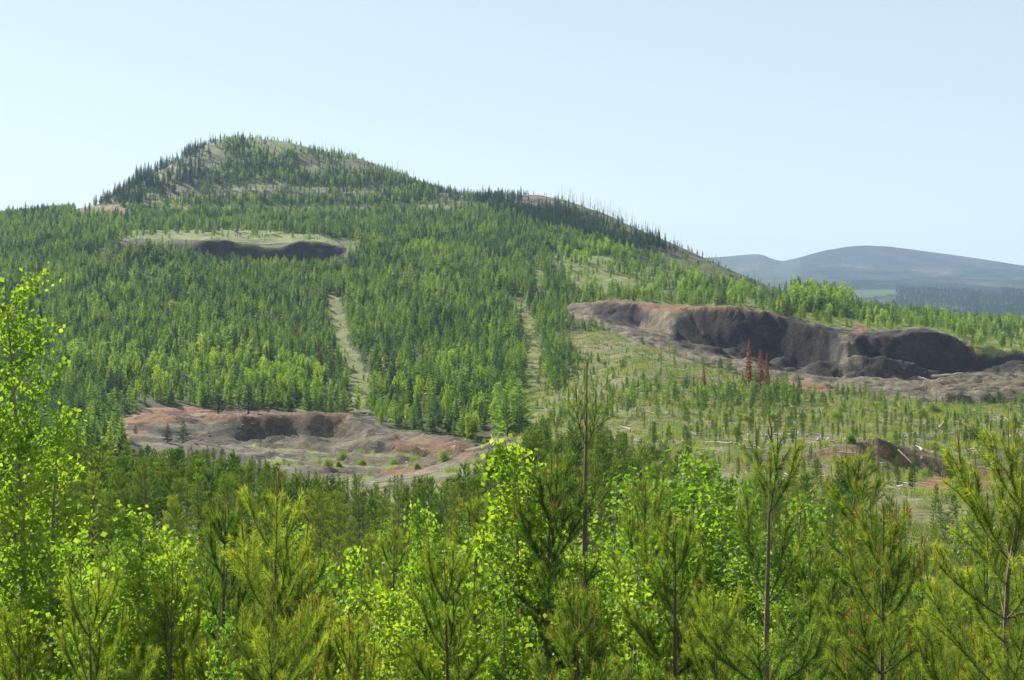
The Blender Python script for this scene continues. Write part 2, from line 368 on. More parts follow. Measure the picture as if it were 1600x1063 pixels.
def unit(v): return v / np.maximum(np.linalg.norm(v, axis=-1, keepdims=True), 1e-9)
def tube(g, pts, r, sides=5, tint=0.5, m=0):
    pts = np.asarray(pts, float); r = np.broadcast_to(np.asarray(r, float), (len(pts),))
    t = unit(np.gradient(pts, axis=0)); ref = np.array([1.0, 0.2, 0.1]) if abs(t[0][2]) > 0.7 else np.array([0.1, 0.1, 1.0])
    a = unit(np.cross(t, ref)); b = np.cross(t, a)
    ang = np.arange(sides) * 2 * math.pi / sides
    v = pts[:, None] + r[:, None, None] * (a[:, None] * np.cos(ang)[None, :, None] + b[:, None] * np.sin(ang)[None, :, None])
    n = len(pts); f = []
    for i in range(n - 1):
        for k in range(sides):
            k2 = (k + 1) % sides; f.append((i * sides + k, i * sides + k2, (i + 1) * sides + k2, (i + 1) * sides + k))
    vv = v.reshape(-1, 3)
    g.add(vv, f, tint, m)
    tip = np.concatenate([vv[-sides:], pts[-1:] + t[-1:] * r[-1]])
    g.add(tip, [(k, (k + 1) % sides, sides) for k in range(sides)], tint, m)
def resample(pts, s):
    """points and tangents at arc lengths s along polyline"""
    d = np.r_[0, np.cumsum(np.linalg.norm(np.diff(pts, axis=0), axis=1))]
    P = np.stack([np.interp(s, d, pts[:, k]) for k in range(3)], 1)
    P2 = np.stack([np.interp(s + 0.01, d, pts[:, k]) for k in range(3)], 1); P1 = np.stack([np.interp(s - 0.01, d, pts[:, k]) for k in range(3)], 1)
    return P, unit(P2 - P1), d[-1]
def blades(g, P, T, L, W, tint, m=0, rng=None, ang=(28, 62)):
    """needles: thin triangles leaving points P around tangents T"""
    n = len(P)
    r = unit(rng.normal(size=(n, 3))); perp = unit(r - (r * T).sum(1, keepdims=True) * T)
    th = np.radians(rng.uniform(ang[0], ang[1], n))[:, None]
    d = T * np.cos(th) + perp * np.sin(th)
    side = unit(np.cross(d, unit(rng.normal(size=(n, 3))))) * (W * 0.5)
    LL = (L * rng.uniform(0.7, 1.1, n))[:, None]
    v = np.stack([P - side, P + side, P + d * LL], 1).reshape(-1, 3)
    g.add(v, np.arange(n * 3).reshape(-1, 3), np.repeat(tint, 3) if np.ndim(tint) else tint, m)
def leaves(g, P, size, tint, rng, m=0):
    n = len(P); a = unit(rng.normal(size=(n, 3))); b = unit(np.cross(a, rng.normal(size=(n, 3))))
    s = (size * rng.uniform(0.7, 1.2, n))[:, None] * 0.5
    v = np.stack([P - a * s, P - b * s * 0.85 + a * s * 0.1, P + a * s * 1.1, P + b * s * 0.85 + a * s * 0.1], 1).reshape(-1, 3)
    g.add(v, np.arange(n * 4).reshape(-1, 4), np.repeat(tint, 4), m)

def branch_pts(p0, az, el0, el1, L, n, rng, wob=0.06):
    pts = [np.array(p0, float)]; az_ = az
    for i in range(n):
        t = (i + 1) / n; el = el0 + (el1 - el0) * t ** 1.3
        az_ += rng.normal() * wob
        d = np.array([math.cos(az_) * math.cos(el), math.sin(az_) * math.cos(el), math.sin(el)])
        pts.append(pts[-1] + d * L / n)
    return np.array(pts)

def pine(H, seed, npm=760, nl=0.072, nw=0.0036, spread=0.85, leader=0.5, inter=0.42, base=0.08, cones=0.0, sides=6, top_bare=0.0, twigs=True, tint0=0.45, dens=1.0, curl=0.0, arch=1.0):
    """young pine: returns (wood, needles). materials: wood 0 bark / 1 candle; needles 0 needles / 1 cones / 2 candle"""
    rng = np.random.default_rng(seed); wd = Geo(); nd = Geo()
    n = 16; zz = np.linspace(0, H, n); lean = rng.normal(0, 0.012, 2)
    ph = rng.uniform(0, 6, 2)
    sx = lean[0] * zz + 0.02 * np.sin(zz * 1.3 + ph[0]); sy = lean[1] * zz + 0.02 * np.sin(zz * 1.1 + ph[1])
    if curl: sx = sx + curl * np.clip((zz - H + 1.2) / 1.2, 0, 1) ** 2 * 0.35 * -1
    tr = np.stack([sx, sy, zz], 1); R0 = 0.011 * H + 0.008
    rr = np.maximum(R0 * (1 - zz / H) ** 0.8, 0.0065)
    tube(wd, tr, rr, sides)
    at = lambda z: np.array([np.interp(z, zz, tr[:, 0]), np.interp(z, zz, tr[:, 1]), z])
    # leader candle
    lp = tr[-1] - np.array([0, 0, leader])
    tube(wd, np.array([at(H - leader), at(H - leader * 0.5), at(H - 0.02)]) + 0.0008, [0.0095, 0.0085, 0.008], 5, 0.5, 1)
    for k in range(5 if nw < 0.005 else 2):
        a = rng.uniform(0, 6.28); q0 = at(H - leader * rng.uniform(0.0, 0.9)); l_ = rng.uniform(0.05, 0.12)
        tube(wd, np.array([q0, q0 + [math.cos(a) * 0.02, math.sin(a) * 0.02, l_ * 0.6], q0 + [math.cos(a) * 0.022, math.sin(a) * 0.022, l_]]), [0.006, 0.0065, 0.004], 4, rng.uniform(), 1)
    ns = np.arange(0, 1, 1.0 / max(8, npm * leader * 0.35)) * leader * 0.95
    P, T, _ = resample(tr, H - leader + ns); blades(nd, P, T, nl * 0.75, nw, rng.uniform(0.5, 0.9, len(P)), 0, rng, (15, 45))
    z = H - leader; i = 0
    while z > base * H + 0.05:
        i += 1
        for kind in (0, 1):
            nb = rng.integers(4, 7) if kind == 0 else rng.integers(1, 4)
            if kind == 1 and i < 2: continue
            a0 = rng.uniform(0, 6.28)
            for b in range(nb):
                if rng.uniform() > dens: continue
                zb = z if kind == 0 else z - rng.uniform(0.1, 0.3)
                if zb < 0.1: continue
                L = min(spread * rng.uniform(0.8, 1.1), (0.26 + 0.19 * i) * rng.uniform(0.8, 1.2)) * (1.0 if kind == 0 else 0.5)
                if i > 8: L *= max(0.55, 1 - 0.05 * (i - 8))
                az = a0 + b * 6.28 / nb + rng.normal() * 0.2
                el0 = rad(max(0, 50 - 7.5 * i) + rng.normal() * 6) * arch; el1 = el0 + rad(rng.uniform(14, 36))
                if i <= 2: el1 = rad(80)
                bp = branch_pts(at(zb), az, el0, el1, L, 6, rng)
                br = 0.0035 + 0.004 * L
                tube(wd, bp, np.linspace(br, 0.0035, 7), 4)
                cand = 0.16 if i <= 2 else 0.09
                cand *= rng.uniform(0.6, 1.4)
                e = bp[-1]; up = unit(bp[-1] - bp[-2] + np.array([0, 0, 0.1]))
                tube(wd, np.array([e - up * 0.01, e + up * cand * .5, e + up * cand]), [0.006, 0.0058, 0.004], 4, rng.uniform(), 1)
                shoots = [(bp, 0.15 if L > 0.5 else 0.05)]
                if twigs and L > 0.3:
                    nt_ = int(L / 0.10 * (1 if nw < 0.01 else 0.6))
                    for k in range(nt_):
                        s = L * (0.28 + 0.68 * (k + rng.uniform()) / nt_)
                        q, tt, _ = resample(bp, np.array([s]))
                        sd_ = 1 if (k % 2) else -1
                        tl = (L - s) * 0.55 + rng.uniform(0.08, 0.2)
                        tp = branch_pts(q[0], math.atan2(tt[0][1], tt[0][0]) + sd_ * rng.uniform(0.5, 1.0), math.asin(np.clip(tt[0][2], -1, 1)) + rng.uniform(-.15, 0.3), rad(rng.uniform(25, 65)), tl, 3, rng)
                        if nw < 0.01: tube(wd, tp, np.linspace(0.0035, 0.0025, 4), 3)
                        shoots.append((tp, 0.0))
                        if nw < 0.005 and rng.uniform() < 0.35:
                            e2 = tp[-1]; tube(wd, np.array([e2, e2 + [0, 0, cand * .3], e2 + [0, 0, cand * .6]]), [0.0045, 0.004, 0.003], 3, rng.uniform(), 1)
                for sp, s0 in shoots:
                    ll = np.linalg.norm(np.diff(sp, axis=0), axis=1).sum()
                    m_ = max(3, int(npm * ll * (1 - s0)))
                    s = ll * (s0 + (1 - s0) * rng.uniform(0, 1, m_))
                    P, T, _ = resample(sp, s)
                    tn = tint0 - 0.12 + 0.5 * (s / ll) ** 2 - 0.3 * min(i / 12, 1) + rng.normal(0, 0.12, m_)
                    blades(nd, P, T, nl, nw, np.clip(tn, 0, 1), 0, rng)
                    if cones and rng.uniform() < cones:
                        e3 = sp[-1]; mc = 26
                        P = e3 + unit(rng.normal(size=(mc, 3))) * 0.012 + np.array([0, 0, 1]) * rng.uniform(-0.02, 0.03, (mc, 1))
                        blades(nd, P, np.repeat([[0, 0, 1.0]], mc, 0), 0.022, 0.012 if nw < 0.005 else 0.02, rng.uniform(0, 1, mc), 1, rng, (20, 90))
        z -= inter * rng.uniform(0.75, 1.25)
    return wd, nd

def far_conifer(H, seed, n=260, R=0.19, bw=0.2, base=0.08, tintm=0.5, up=0.5, jag=0.5):
    rng = np.random.default_rng(seed); wd = Geo(); nd = Geo()
    tube(wd, [[0, 0, 0], [0, 0, H * 0.5], [0, 0, H * 0.97]], [H * 0.014, H * 0.01, 0.012], 4)
    h = base + (1 - base) * rng.uniform(0, 1, n) ** 0.85
    tier = 1 + jag * 0.35 * np.sin(h * H * 2 * math.pi / 0.6 + rng.uniform(0, 6))
    az = rng.uniform(0, 6.283, n); lob = 1 + 0.25 * np.sin(az * 2 + rng.uniform(0, 6)) 
    r = R * H * np.clip(1 - h, 0.02, 1) ** 0.65 * tier * lob * rng.uniform(0.55, 1.1, n)
    r = np.maximum(r, 0.08)
    d = np.stack([np.cos(az), np.sin(az), rng.uniform(0.1, 1.0, n) * up], 1)
    b0 = np.stack([np.cos(az) * r * 0.15, np.sin(az) * r * 0.15, h * H], 1)
    tip = b0 + unit(d) * r[:, None]; side = unit(np.cross(d, unit(rng.normal(size=(n, 3))))) * (bw * (0.5 + 0.8 * (1 - h)) * 0.5)[:, None]
    v = np.stack([b0 * [1, 1, 1], tip * .65 + b0 * .35 + side, tip, tip * .65 + b0 * .35 - side], 1).reshape(-1, 3)
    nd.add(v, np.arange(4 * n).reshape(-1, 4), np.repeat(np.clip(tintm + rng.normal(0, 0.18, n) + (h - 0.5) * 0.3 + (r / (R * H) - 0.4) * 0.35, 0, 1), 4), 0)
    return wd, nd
def aspen(H, seed, leaf=0.05, lpm=60, spread=0.9, stems=1, base=0.12, tint0=0.5, nb=46, scatter=0.05, tw=True):
    rng = np.random.default_rng(seed); wd = Geo(); nd = Geo()
    for s_ in range(stems):
        n = 14; zz = np.linspace(0, H * (1 if s_ == 0 else rng.uniform(0.6, 0.95)), n); Hs = zz[-1]
        off = np.zeros(2) if s_ == 0 else rng.normal(0, 0.12, 2); lean = rng.normal(0, 0.02 if s_ == 0 else 0.07, 2)
        tr = np.stack([off[0] + lean[0] * zz + 0.05 * np.sin(zz * 0.9 + rng.uniform(0, 6)), off[1] + lean[1] * zz + 0.05 * np.sin(zz * 0.8 + rng.uniform(0, 6)), zz], 1)
        tube(wd, tr, np.maximum((0.0085 * Hs + 0.006) * (1 - zz / Hs) ** 0.8, 0.004), 7)
        nbr = int(nb * Hs / H / (1 + 0.35 * (stems - 1)))
        for b in range(nbr):
            h = base + (1 - base) * ((b + rng.uniform()) / nbr) * 0.97
            q, tt, _ = resample(tr, np.array([h * Hs]))
            L = spread * (0.28 + 0.72 * math.sin(min(1, (1 - h) * 1.35 + 0.1) * 1.57)) * rng.uniform(0.6, 1.15) * (0.75 if h < 0.25 else 1)
            bp = branch_pts(q[0], b * 2.4 + rng.normal() * 0.4, rad(rng.uniform(25, 45)), rad(rng.uniform(45, 70)), L, 6, rng, 0.12)
            tube(wd, bp, np.linspace(0.004 + 0.006 * L, 0.0025, 7), 4)
            sh = [bp]
            for k in range(int(L / 0.11)):
                s = L * (0.2 + 0.78 * rng.uniform()); q2, t2, _ = resample(bp, np.array([s]))
                tp = branch_pts(q2[0], rng.uniform(0, 6.28), rad(rng.uniform(-10, 50)), rad(rng.uniform(20, 70)), rng.uniform(0.1, 0.3) * (0.6 + spread * 0.5), 3, rng)
                if tw: tube(wd, tp, np.linspace(0.003, 0.002, 4), 3)
                sh.append(tp)
            for sp in sh:
                ll = np.linalg.norm(np.diff(sp, axis=0), axis=1).sum(); m_ = max(2, int(lpm * ll)); P, T, _ = resample(sp, ll * rng.uniform(0.25, 1, m_))
                P = P + rng.normal(0, scatter, (m_, 3))
                leaves(nd, P, leaf, np.clip(tint0 + rng.normal(0, 0.16, m_) + rng.normal(0, 0.16), 0, 1), rng)
    return wd, nd
def blob(seed, R=1.0, H=1.4, n=900, leaf=0.07):
    """round shrub of leaves on a fan of stems"""
    rng = np.random.default_rng(seed); wd = Geo(); nd = Geo()
    for k in range(14):
        az = rng.uniform(0, 6.28); tp = branch_pts([0, 0, 0], az, rad(rng.uniform(35, 85)), rad(80), H * rng.uniform(0.6, 0.95), 5, rng)
        tube(wd, tp, np.linspace(0.014, 0.004, 6), 4)
    c = unit(rng.normal(size=(40, 3))); c[:, 2] = np.abs(c[:, 2]); c = c * [R * .8, R * .8, H * .8] * rng.uniform(0.45, 1.0, (40, 1)) + [0, 0, H * 0.08]
    P = c[rng.integers(0, 40, n)] + rng.normal(0, R * 0.14, (n, 3)); P[:, 2] = np.abs(P[:, 2]) + 0.03
    leaves(nd, P, leaf, np.clip(0.5 + rng.normal(0, 0.25, n), 0, 1), rng)
    return wd, nd
def snag(H, seed, branches=24):
    rng = np.random.default_rng(seed); wd = Geo(); z = np.linspace(0, H, 7)
    tr = np.stack([np.cumsum(rng.normal(0, 0.01 * H, 7)) * .6, np.cumsum(rng.normal(0, 0.01 * H, 7)) * .6, z], 1)
    tube(wd, tr, np.linspace(0.014 * H, 0.004 * H, 7), 6)
    for k in range(branches):
        h = rng.uniform(0.25, 0.99); q, _, _ = resample(tr, np.array([h * H])); L = H * 0.11 * (1.15 - h) * rng.uniform(0.5, 1.8)
        tube(wd, branch_pts(q[0], rng.uniform(0, 6.28), rad(rng.uniform(-25, 30)), rad(rng.uniform(-10, 50)), L, 3, rng), np.linspace(0.005 * H, 0.002 * H, 4), 3)
    return wd

# ------------------------------------------------------------------ linking helpers
def link(name, me, parent=None):
    o = bpy.data.objects.new(name, me); C.objects.link(o)
    if parent: o.parent = parent
    return o
def tag(o, label, cat, group=None, kind=None):
    if label: o['label'] = label
    if cat: o['category'] = cat
    if group: o['group'] = group
    if kind: o['kind'] = kind
    return o
def thing(name, label, cat, loc, rz=0, scale=1, group=None):
    o = bpy.data.objects.new(name, None); C.objects.link(o); o.empty_display_size = 0.3
    o.location = loc; o.rotation_euler = (0, 0, rz); o.scale = (scale,) * 3
    return tag(o, label, cat, group)
class Proto:
    def __init__(s, H, wd, nd, wm, nm, nm_name="crown"):
        s.H = H; s.tm = wd.mesh("trunk", wm, True); s.cm = nd.mesh(nm_name, nm)
        j = Geo(); j.merge(wd, 0); j.merge(nd, len(wm)); s.joined = j; s.mats = list(wm) + list(nm); s._o = None
    def src(s):
        """an unlinked object holding the joined mesh, read by the scatter node groups only"""
        if s._o is None:
            s._o = bpy.data.objects.new("scatter_source", s.joined.mesh("scatter_source", s.mats))
        return s._o
    def place(s, name, label, cat, x, y, z, H, rz=0, group=None, width=1.0, parts=True):
        k = H / s.H
        o = thing(name, label, cat, (x, y, z), rz, k, group); o.scale = (k * width, k * width, k)
        link("trunk", s.tm, o); link("crown", s.cm, o); return o

def scatter(name, label, cat, protos, X, Y, Z, S, V, W=None, kind='stuff', tilt=0.04, seed=1):
    """ONE object whose node group instances the given meshes on its points"""
    rng = np.random.default_rng(seed); n = len(X)
    me = bpy.data.meshes.new(name); me.vertices.add(n); me.vertices.foreach_set("co", np.stack([X, Y, Z], 1).astype(np.float32).ravel())
    rot = np.stack([rng.normal(0, tilt, n), rng.normal(0, tilt, n), rng.uniform(0, 6.283, n)], 1)
    W = np.ones(n) if W is None else W; sc = np.stack([S * W, S * W, S], 1)
    a = me.attributes.new("srot", 'FLOAT_VECTOR', 'POINT'); a.data.foreach_set("vector", rot.astype(np.float32).ravel())
    a = me.attributes.new("sscale", 'FLOAT_VECTOR', 'POINT'); a.data.foreach_set("vector", sc.astype(np.float32).ravel())
    a = me.attributes.new("svar", 'INT', 'POINT'); a.data.foreach_set("value", np.asarray(V, np.int32))
    o = link(name, me); tag(o, label, cat, None, kind)
    g = bpy.data.node_groups.new(name + "_nodes", 'GeometryNodeTree')
    g.interface.new_socket("Geometry", in_out='INPUT', socket_type='NodeSocketGeometry'); g.interface.new_socket("Geometry", in_out='OUTPUT', socket_type='NodeSocketGeometry')
    gi = g.nodes.new("NodeGroupInput"); go = g.nodes.new("NodeGroupOutput"); L = g.links.new
    def named(nm, typ):
        q = g.nodes.new("GeometryNodeInputNamedAttribute"); q.data_type = typ; q.inputs[0].default_value = nm; return q.outputs[0]
    r_, s_, v_ = named("srot", 'FLOAT_VECTOR'), named("sscale", 'FLOAT_VECTOR'), named("svar", 'INT')
    jn = g.nodes.new("GeometryNodeJoinGeometry")
    for k, p in enumerate(protos):
        oi = g.nodes.new("GeometryNodeObjectInfo"); oi.inputs[0].default_value = p.src(); oi.inputs[1].default_value = False
        cmp_ = g.nodes.new("FunctionNodeCompare"); cmp_.data_type = 'INT'; cmp_.operation = 'EQUAL'
        ins = [i for i in cmp_.inputs if i.type == 'INT']; L(v_, ins[0]); ins[1].default_value = k
        ip = g.nodes.new("GeometryNodeInstanceOnPoints"); L(gi.outputs[0], ip.inputs['Points']); L(cmp_.outputs[0], ip.inputs['Selection'])
        L(oi.outputs['Geometry'], ip.inputs['Instance']); L(r_, ip.inputs['Rotation']); L(s_, ip.inputs['Scale'])
        L(ip.outputs[0], jn.inputs[0])
    L(jn.outputs[0], go.inputs[0])
    md = o.modifiers.new("scatter", 'NODES'); md.node_group = g
    return o

# ------------------------------------------------------------------ ground meshes
def screen_noise(s, seed): return fbm(GX / s, GD / s, seed, 4)
def ground_masks(px, py, D, x):
    """bare soil, grass, clear-cut with painted bank shade, redness at ground points seen at (px,py)"""
    k = np.clip(250 / np.maximum(D, 30), 0.3, 3)
    qx = px + fbm(x / 7, D / 7, 51) * 40 * k; qy = py + fbm(x / 7, D / 7, 52) * 14 * k
    near = (D > 60) & (D < 1500)
    soil = np.zeros(px.shape); grass = np.zeros(px.shape); cut = np.zeros(px.shape); red = np.zeros(px.shape)
    def P(poly, d0, d1): return inpoly(qx, qy, poly) & (D > d0) & (D < d1)
    soil[P(PIT_R, 280, 500)] = 1; soil[P(PIT_L, 100, 320)] = 1
    soil[P([(300, 374), (420, 380), (470, 376), (540, 386), (545, 410), (440, 408), (320, 398), (190, 384), (190, 374)], 669, 688)] = 1
    gb = P([(190, 360), (560, 366), (560, 400), (190, 386)], 676, 800) & (fbm(x / 10, D / 10, 64) > 0.06); soil[gb] = 0.48
    soil[P([(225, 838), (300, 830), (330, 850), (260, 870)], 60, 200)] = 1; red[P([(225, 838), (300, 830), (330, 850), (260, 870)], 60, 200)] = 1
    soil[P([(1455, 728), (1560, 738), (1560, 765), (1450, 760)], 100, 160)] = 1; red[P([(1455, 728), (1560, 738), (1560, 765), (1450, 760)], 100, 160)] = 1
    soil[P([(1180, 712), (1370, 678), (1500, 720), (1560, 760), (1400, 740), (1200, 735)], 145, 152)] = 0.5
    soil[P([(1330, 505), (1345, 505), (1362, 528), (1340, 528)], 380, 700)] = 1; red[P([(1330, 505), (1345, 505), (1362, 528), (1340, 528)], 380, 700)] = 1
    soil[P([(130, 322), (200, 324), (200, 334), (110, 334)], 800, 1100)] = 0.8; red[P([(130, 322), (200, 324), (200, 334), (110, 334)], 800, 1100)] = 1
    gp = P([(380, 690), (560, 700), (740, 715), (780, 790), (600, 790), (440, 740)], 100, 300) & (fbm(x / 9, D / 5, 67) > 0.07); soil[gp] = 0; grass[gp] = 0.9
    red[P([(1180, 715), (1370, 682), (1500, 722), (1560, 750), (1400, 730), (1200, 735)], 136, 151)] = 0.8
    pf = P([(180, 640), (560, 640), (600, 680), (790, 690), (780, 770), (600, 770), (400, 720), (200, 712)], 130, 330) & (fbm(x / 9, D / 6, 71) > 0.05); cut[pf] = 0.8
    red[P([(170, 640), (330, 628), (560, 640), (540, 668), (400, 655), (260, 664), (180, 690)], 190, 330)] = 0.9
    red[P([(600, 735), (750, 730), (720, 780), (600, 770)], 190, 330)] = 1; red[P([(620, 680), (740, 690), (740, 715), (620, 705)], 190, 330)] = 0.6
    red[P([(880, 470), (1100, 474), (1230, 490), (1230, 500), (1000, 486)], 280, 520)] = 0.8; red[P([(1490, 535), (1540, 535), (1540, 560), (1490, 555)], 280, 520)] = 1
    red[P([(1200, 590), (1330, 605), (1330, 630), (1200, 610)], 280, 380)] = .7
    SHADE_R = [(890, 480), (960, 472), (1060, 476), (1180, 486), (1240, 499), (1290, 511), (1340, 521), (1450, 514), (1495, 528), (1525, 554), (1900, 556), (1900, 575), (1600, 577), (1440, 602), (1300, 594), (1210, 578), (1150, 556), (1070, 545), (1040, 520), (960, 510), (905, 498)]
    SHADE_R = [(1045, 480)] + SHADE_R[3:-3] + [(1070, 545), (1045, 530)]
    bank_shade = (P(SHADE_R, 340, 480) | P([(915, 474), (1000, 476), (1020, 500), (990, 514), (940, 504)], 400, 500)) & ~P([(1030, 480), (1060, 478), (1105, 538), (1085, 548), (1062, 520)], 340, 480) & ~P([(1312, 522), (1332, 522), (1345, 560), (1330, 600), (1312, 598)], 330, 480)  # sunlit spurs are left out of the painted shade
    cut[bank_shade] = 1  # shade on the right pit's walls and floor, painted as near-black soil
    cut[P([(330, 668), (370, 648), (440, 644), (545, 646), (530, 664), (500, 676), (465, 690), (400, 694), (350, 684)], 190, 330)] = 0.5  # shade in the left pit's bowl, painted in as darker soil
    cut[(soil > 0) & (D > 640) & (D < 700)] = 1  # shade of the bench bank painted into the soil colour
    grass[P([(190, 368), (210, 358), (420, 360), (530, 372), (565, 374), (560, 392), (530, 396), (470, 377), (420, 382), (300, 376), (190, 372)], 660, 800)] = 1
    for poly in TRACKS: 
        it = inpoly(qx, qy, poly) & (D > 190) & (D < 640); grass[it] = 0.9; soil[it] = 0.40; red[it] = 0.4
    # open slope right of the young forest
    cl = P([(840, 520), (900, 500), (1010, 540), (1200, 604), (1340, 618), (1700, 640), (2500, 640), (2500, 960), (1000, 960), (990, 700), (850, 690), (830, 600)], 58, 420) & (soil < .5); cut[cl] = 1
    grass[P([(1230, 480), (1290, 490), (1400, 500), (2500, 500), (2500, 560), (1540, 556), (1500, 530), (1400, 518), (1250, 505)], 380, 900)] = 0.9
    grass[P([(850, 395), (950, 400), (1100, 440), (1230, 480), (1200, 490), (1000, 474), (900, 460)], 400, 900)] = np.maximum(grass, 0.75)[P([(850, 395), (950, 400), (1100, 440), (1230, 480), (1200, 490), (1000, 474), (900, 460)], 400, 900)]
    top = (D > 880) & (D < 1400) & (py < 330) & (px < 720)
    grass[top] = 0.55
    for y0 in (252, 292, 303):
        b = top & (np.abs(py - y0 - 0.012 * (px - 350) - fbm(px / 60, px * 0, 8) * 8) < 2.2) & (px > 250) & (px < 620); soil[b] = 0.8; grass[b] = 0
    rr = (D > 700) & (px > 690) & (px < 1250) & (py < 460) & (D > np.interp(px, [p for p, _ in SILD], [d for _, d in SILD]) - 170)
    grass[rr] = 0.5; rk_ = rr & (fbm(x / 14, D / 14, 61) > -0.03); soil[rk_] = 0.8; cut[rk_ & (fbm(x / 9, D / 9, 65) > -0.02)] = 0.9
    # far: meadow in the valley
    grass[inpoly(px + fbm(x / 300, D / 300, 3) * 30, py, [(1215, 454), (1400, 452), (1420, 458), (1330, 468), (1345, 476), (1215, 476)]) & (D > 2000)] = 1
    cut[(D < 60)] = 0.25
    return soil, grass, cut, red
TRACKS = [[(511, 462), (527, 462), (541, 505), (548, 545), (572, 570), (578, 600), (570, 645), (542, 645), (546, 600), (530, 560), (522, 520)],
          [(806, 470), (820, 470), (836, 520), (842, 570), (838, 610), (850, 660), (845, 700), (812, 700), (820, 650), (818, 600), (826, 560), (815, 510)],
          [(830, 420), (850, 425), (856, 462), (838, 462)], [(655, 438), (690, 436), (700, 452), (660, 456)]]

def ground_material():
    m, t = mat("ground"); at = t.nodes.new("ShaderNodeAttribute"); at.attribute_name = "mask"
    sp = t.nodes.new("ShaderNodeSeparateColor"); t.links.new(at.outputs['Color'], sp.inputs[0])
    ge = t.nodes.new("ShaderNodeNewGeometry"); pos = ge.outputs['Position']
    n1 = noise(t, pos, 0.12, 6, 0.6); n2 = noise(t, pos, 0.9, 5, 0.7); n3 = noise(t, pos, 5.0, 4, 0.7); n4 = noise(t, pos, 0.03, 3)
    mud = math_(t, 'ADD', math_(t, 'MULTIPLY', n1, 0.5), math_(t, 'MULTIPLY', n2, 0.5))
    forest = mix(t, n2, (0.035, 0.040, 0.016), (0.085, 0.090, 0.040))
    soil = ramp(t, mud, [(0.30, (0.045, 0.035, 0.026)), (0.45, (0.085, 0.070, 0.048)), (0.55, (0.155, 0.130, 0.085)), (0.70, (0.27, 0.24, 0.17))])
    redc = ramp(t, mud, [(0.3, (0.10, 0.048, 0.022)), (0.5, (0.22, 0.11, 0.055)), (0.7, (0.30, 0.20, 0.12))])
    soil = mix(t, math_(t, 'MULTIPLY', at.outputs['Alpha'], 0.85), soil, redc)
    soil = mix(t, math_(t, 'MULTIPLY', sp.outputs[2], 0.9), soil, ramp(t, mud, [(0.3, (0.014, 0.011, 0.012)), (0.55, (0.034, 0.027, 0.026)), (0.7, (0.08, 0.062, 0.052))]))  # blue mask over soil turns near-black: painted bank shade, dark rock, floor patches
    grass = ramp(t, mud, [(0.32, (0.08, 0.115, 0.028)), (0.47, (0.13, 0.17, 0.045)), (0.56, (0.19, 0.20, 0.07)), (0.68, (0.30, 0.26, 0.13))])
    cutc = ramp(t, math_(t, 'ADD', math_(t, 'MULTIPLY', n1, 0.3), math_(t, 'ADD', math_(t, 'MULTIPLY', n2, 0.42), math_(t, 'MULTIPLY', n3, 0.28))), [(0.38, (0.03, 0.032, 0.016)), (0.44, (0.085, 0.105, 0.03)), (0.49, (0.125, 0.145, 0.04)), (0.53, (0.17, 0.145, 0.085)), (0.57, (0.21, 0.165, 0.11)), (0.63, (0.40, 0.36, 0.30))])
    def edge(v):
        return math_(t, 'MULTIPLY', math_(t, 'SUBTRACT', math_(t, 'ADD', v, math_(t, 'MULTIPLY', math_(t, 'SUBTRACT', n2, 0.5), 0.8)), 0.35), 3.5, True)
    c = mix(t, edge(sp.outputs[2]), forest, cutc); c = mix(t, edge(sp.outputs[1]), c, grass); c = mix(t, edge(sp.outputs[0]), c, soil)
    c = mix(t, 1.0, c, ramp(t, n3, [(0.25, (0.7, 0.7, 0.7)), (0.75, (1.25, 1.25, 1.25))]), 'MULTIPLY')
    p = t.nodes.new("ShaderNodeBsdfPrincipled"); p.inputs['Roughness'].default_value = 0.95; p.inputs['Specular IOR Level'].default_value = 0.15; t.links.new(c, p.inputs['Base Color'])
    b = t.nodes.new("ShaderNodeBump"); b.inputs['Strength'].default_value = 0.7; b.inputs['Distance'].default_value = 0.5; t.links.new(math_(t, 'ADD', n2, math_(t, 'MULTIPLY', n3, 0.4)), b.inputs['Height']); t.links.new(b.outputs[0], p.inputs['Normal'])
    o = t.nodes.new("ShaderNodeOutputMaterial"); t.links.new(p.outputs[0], o.inputs[0]); return m
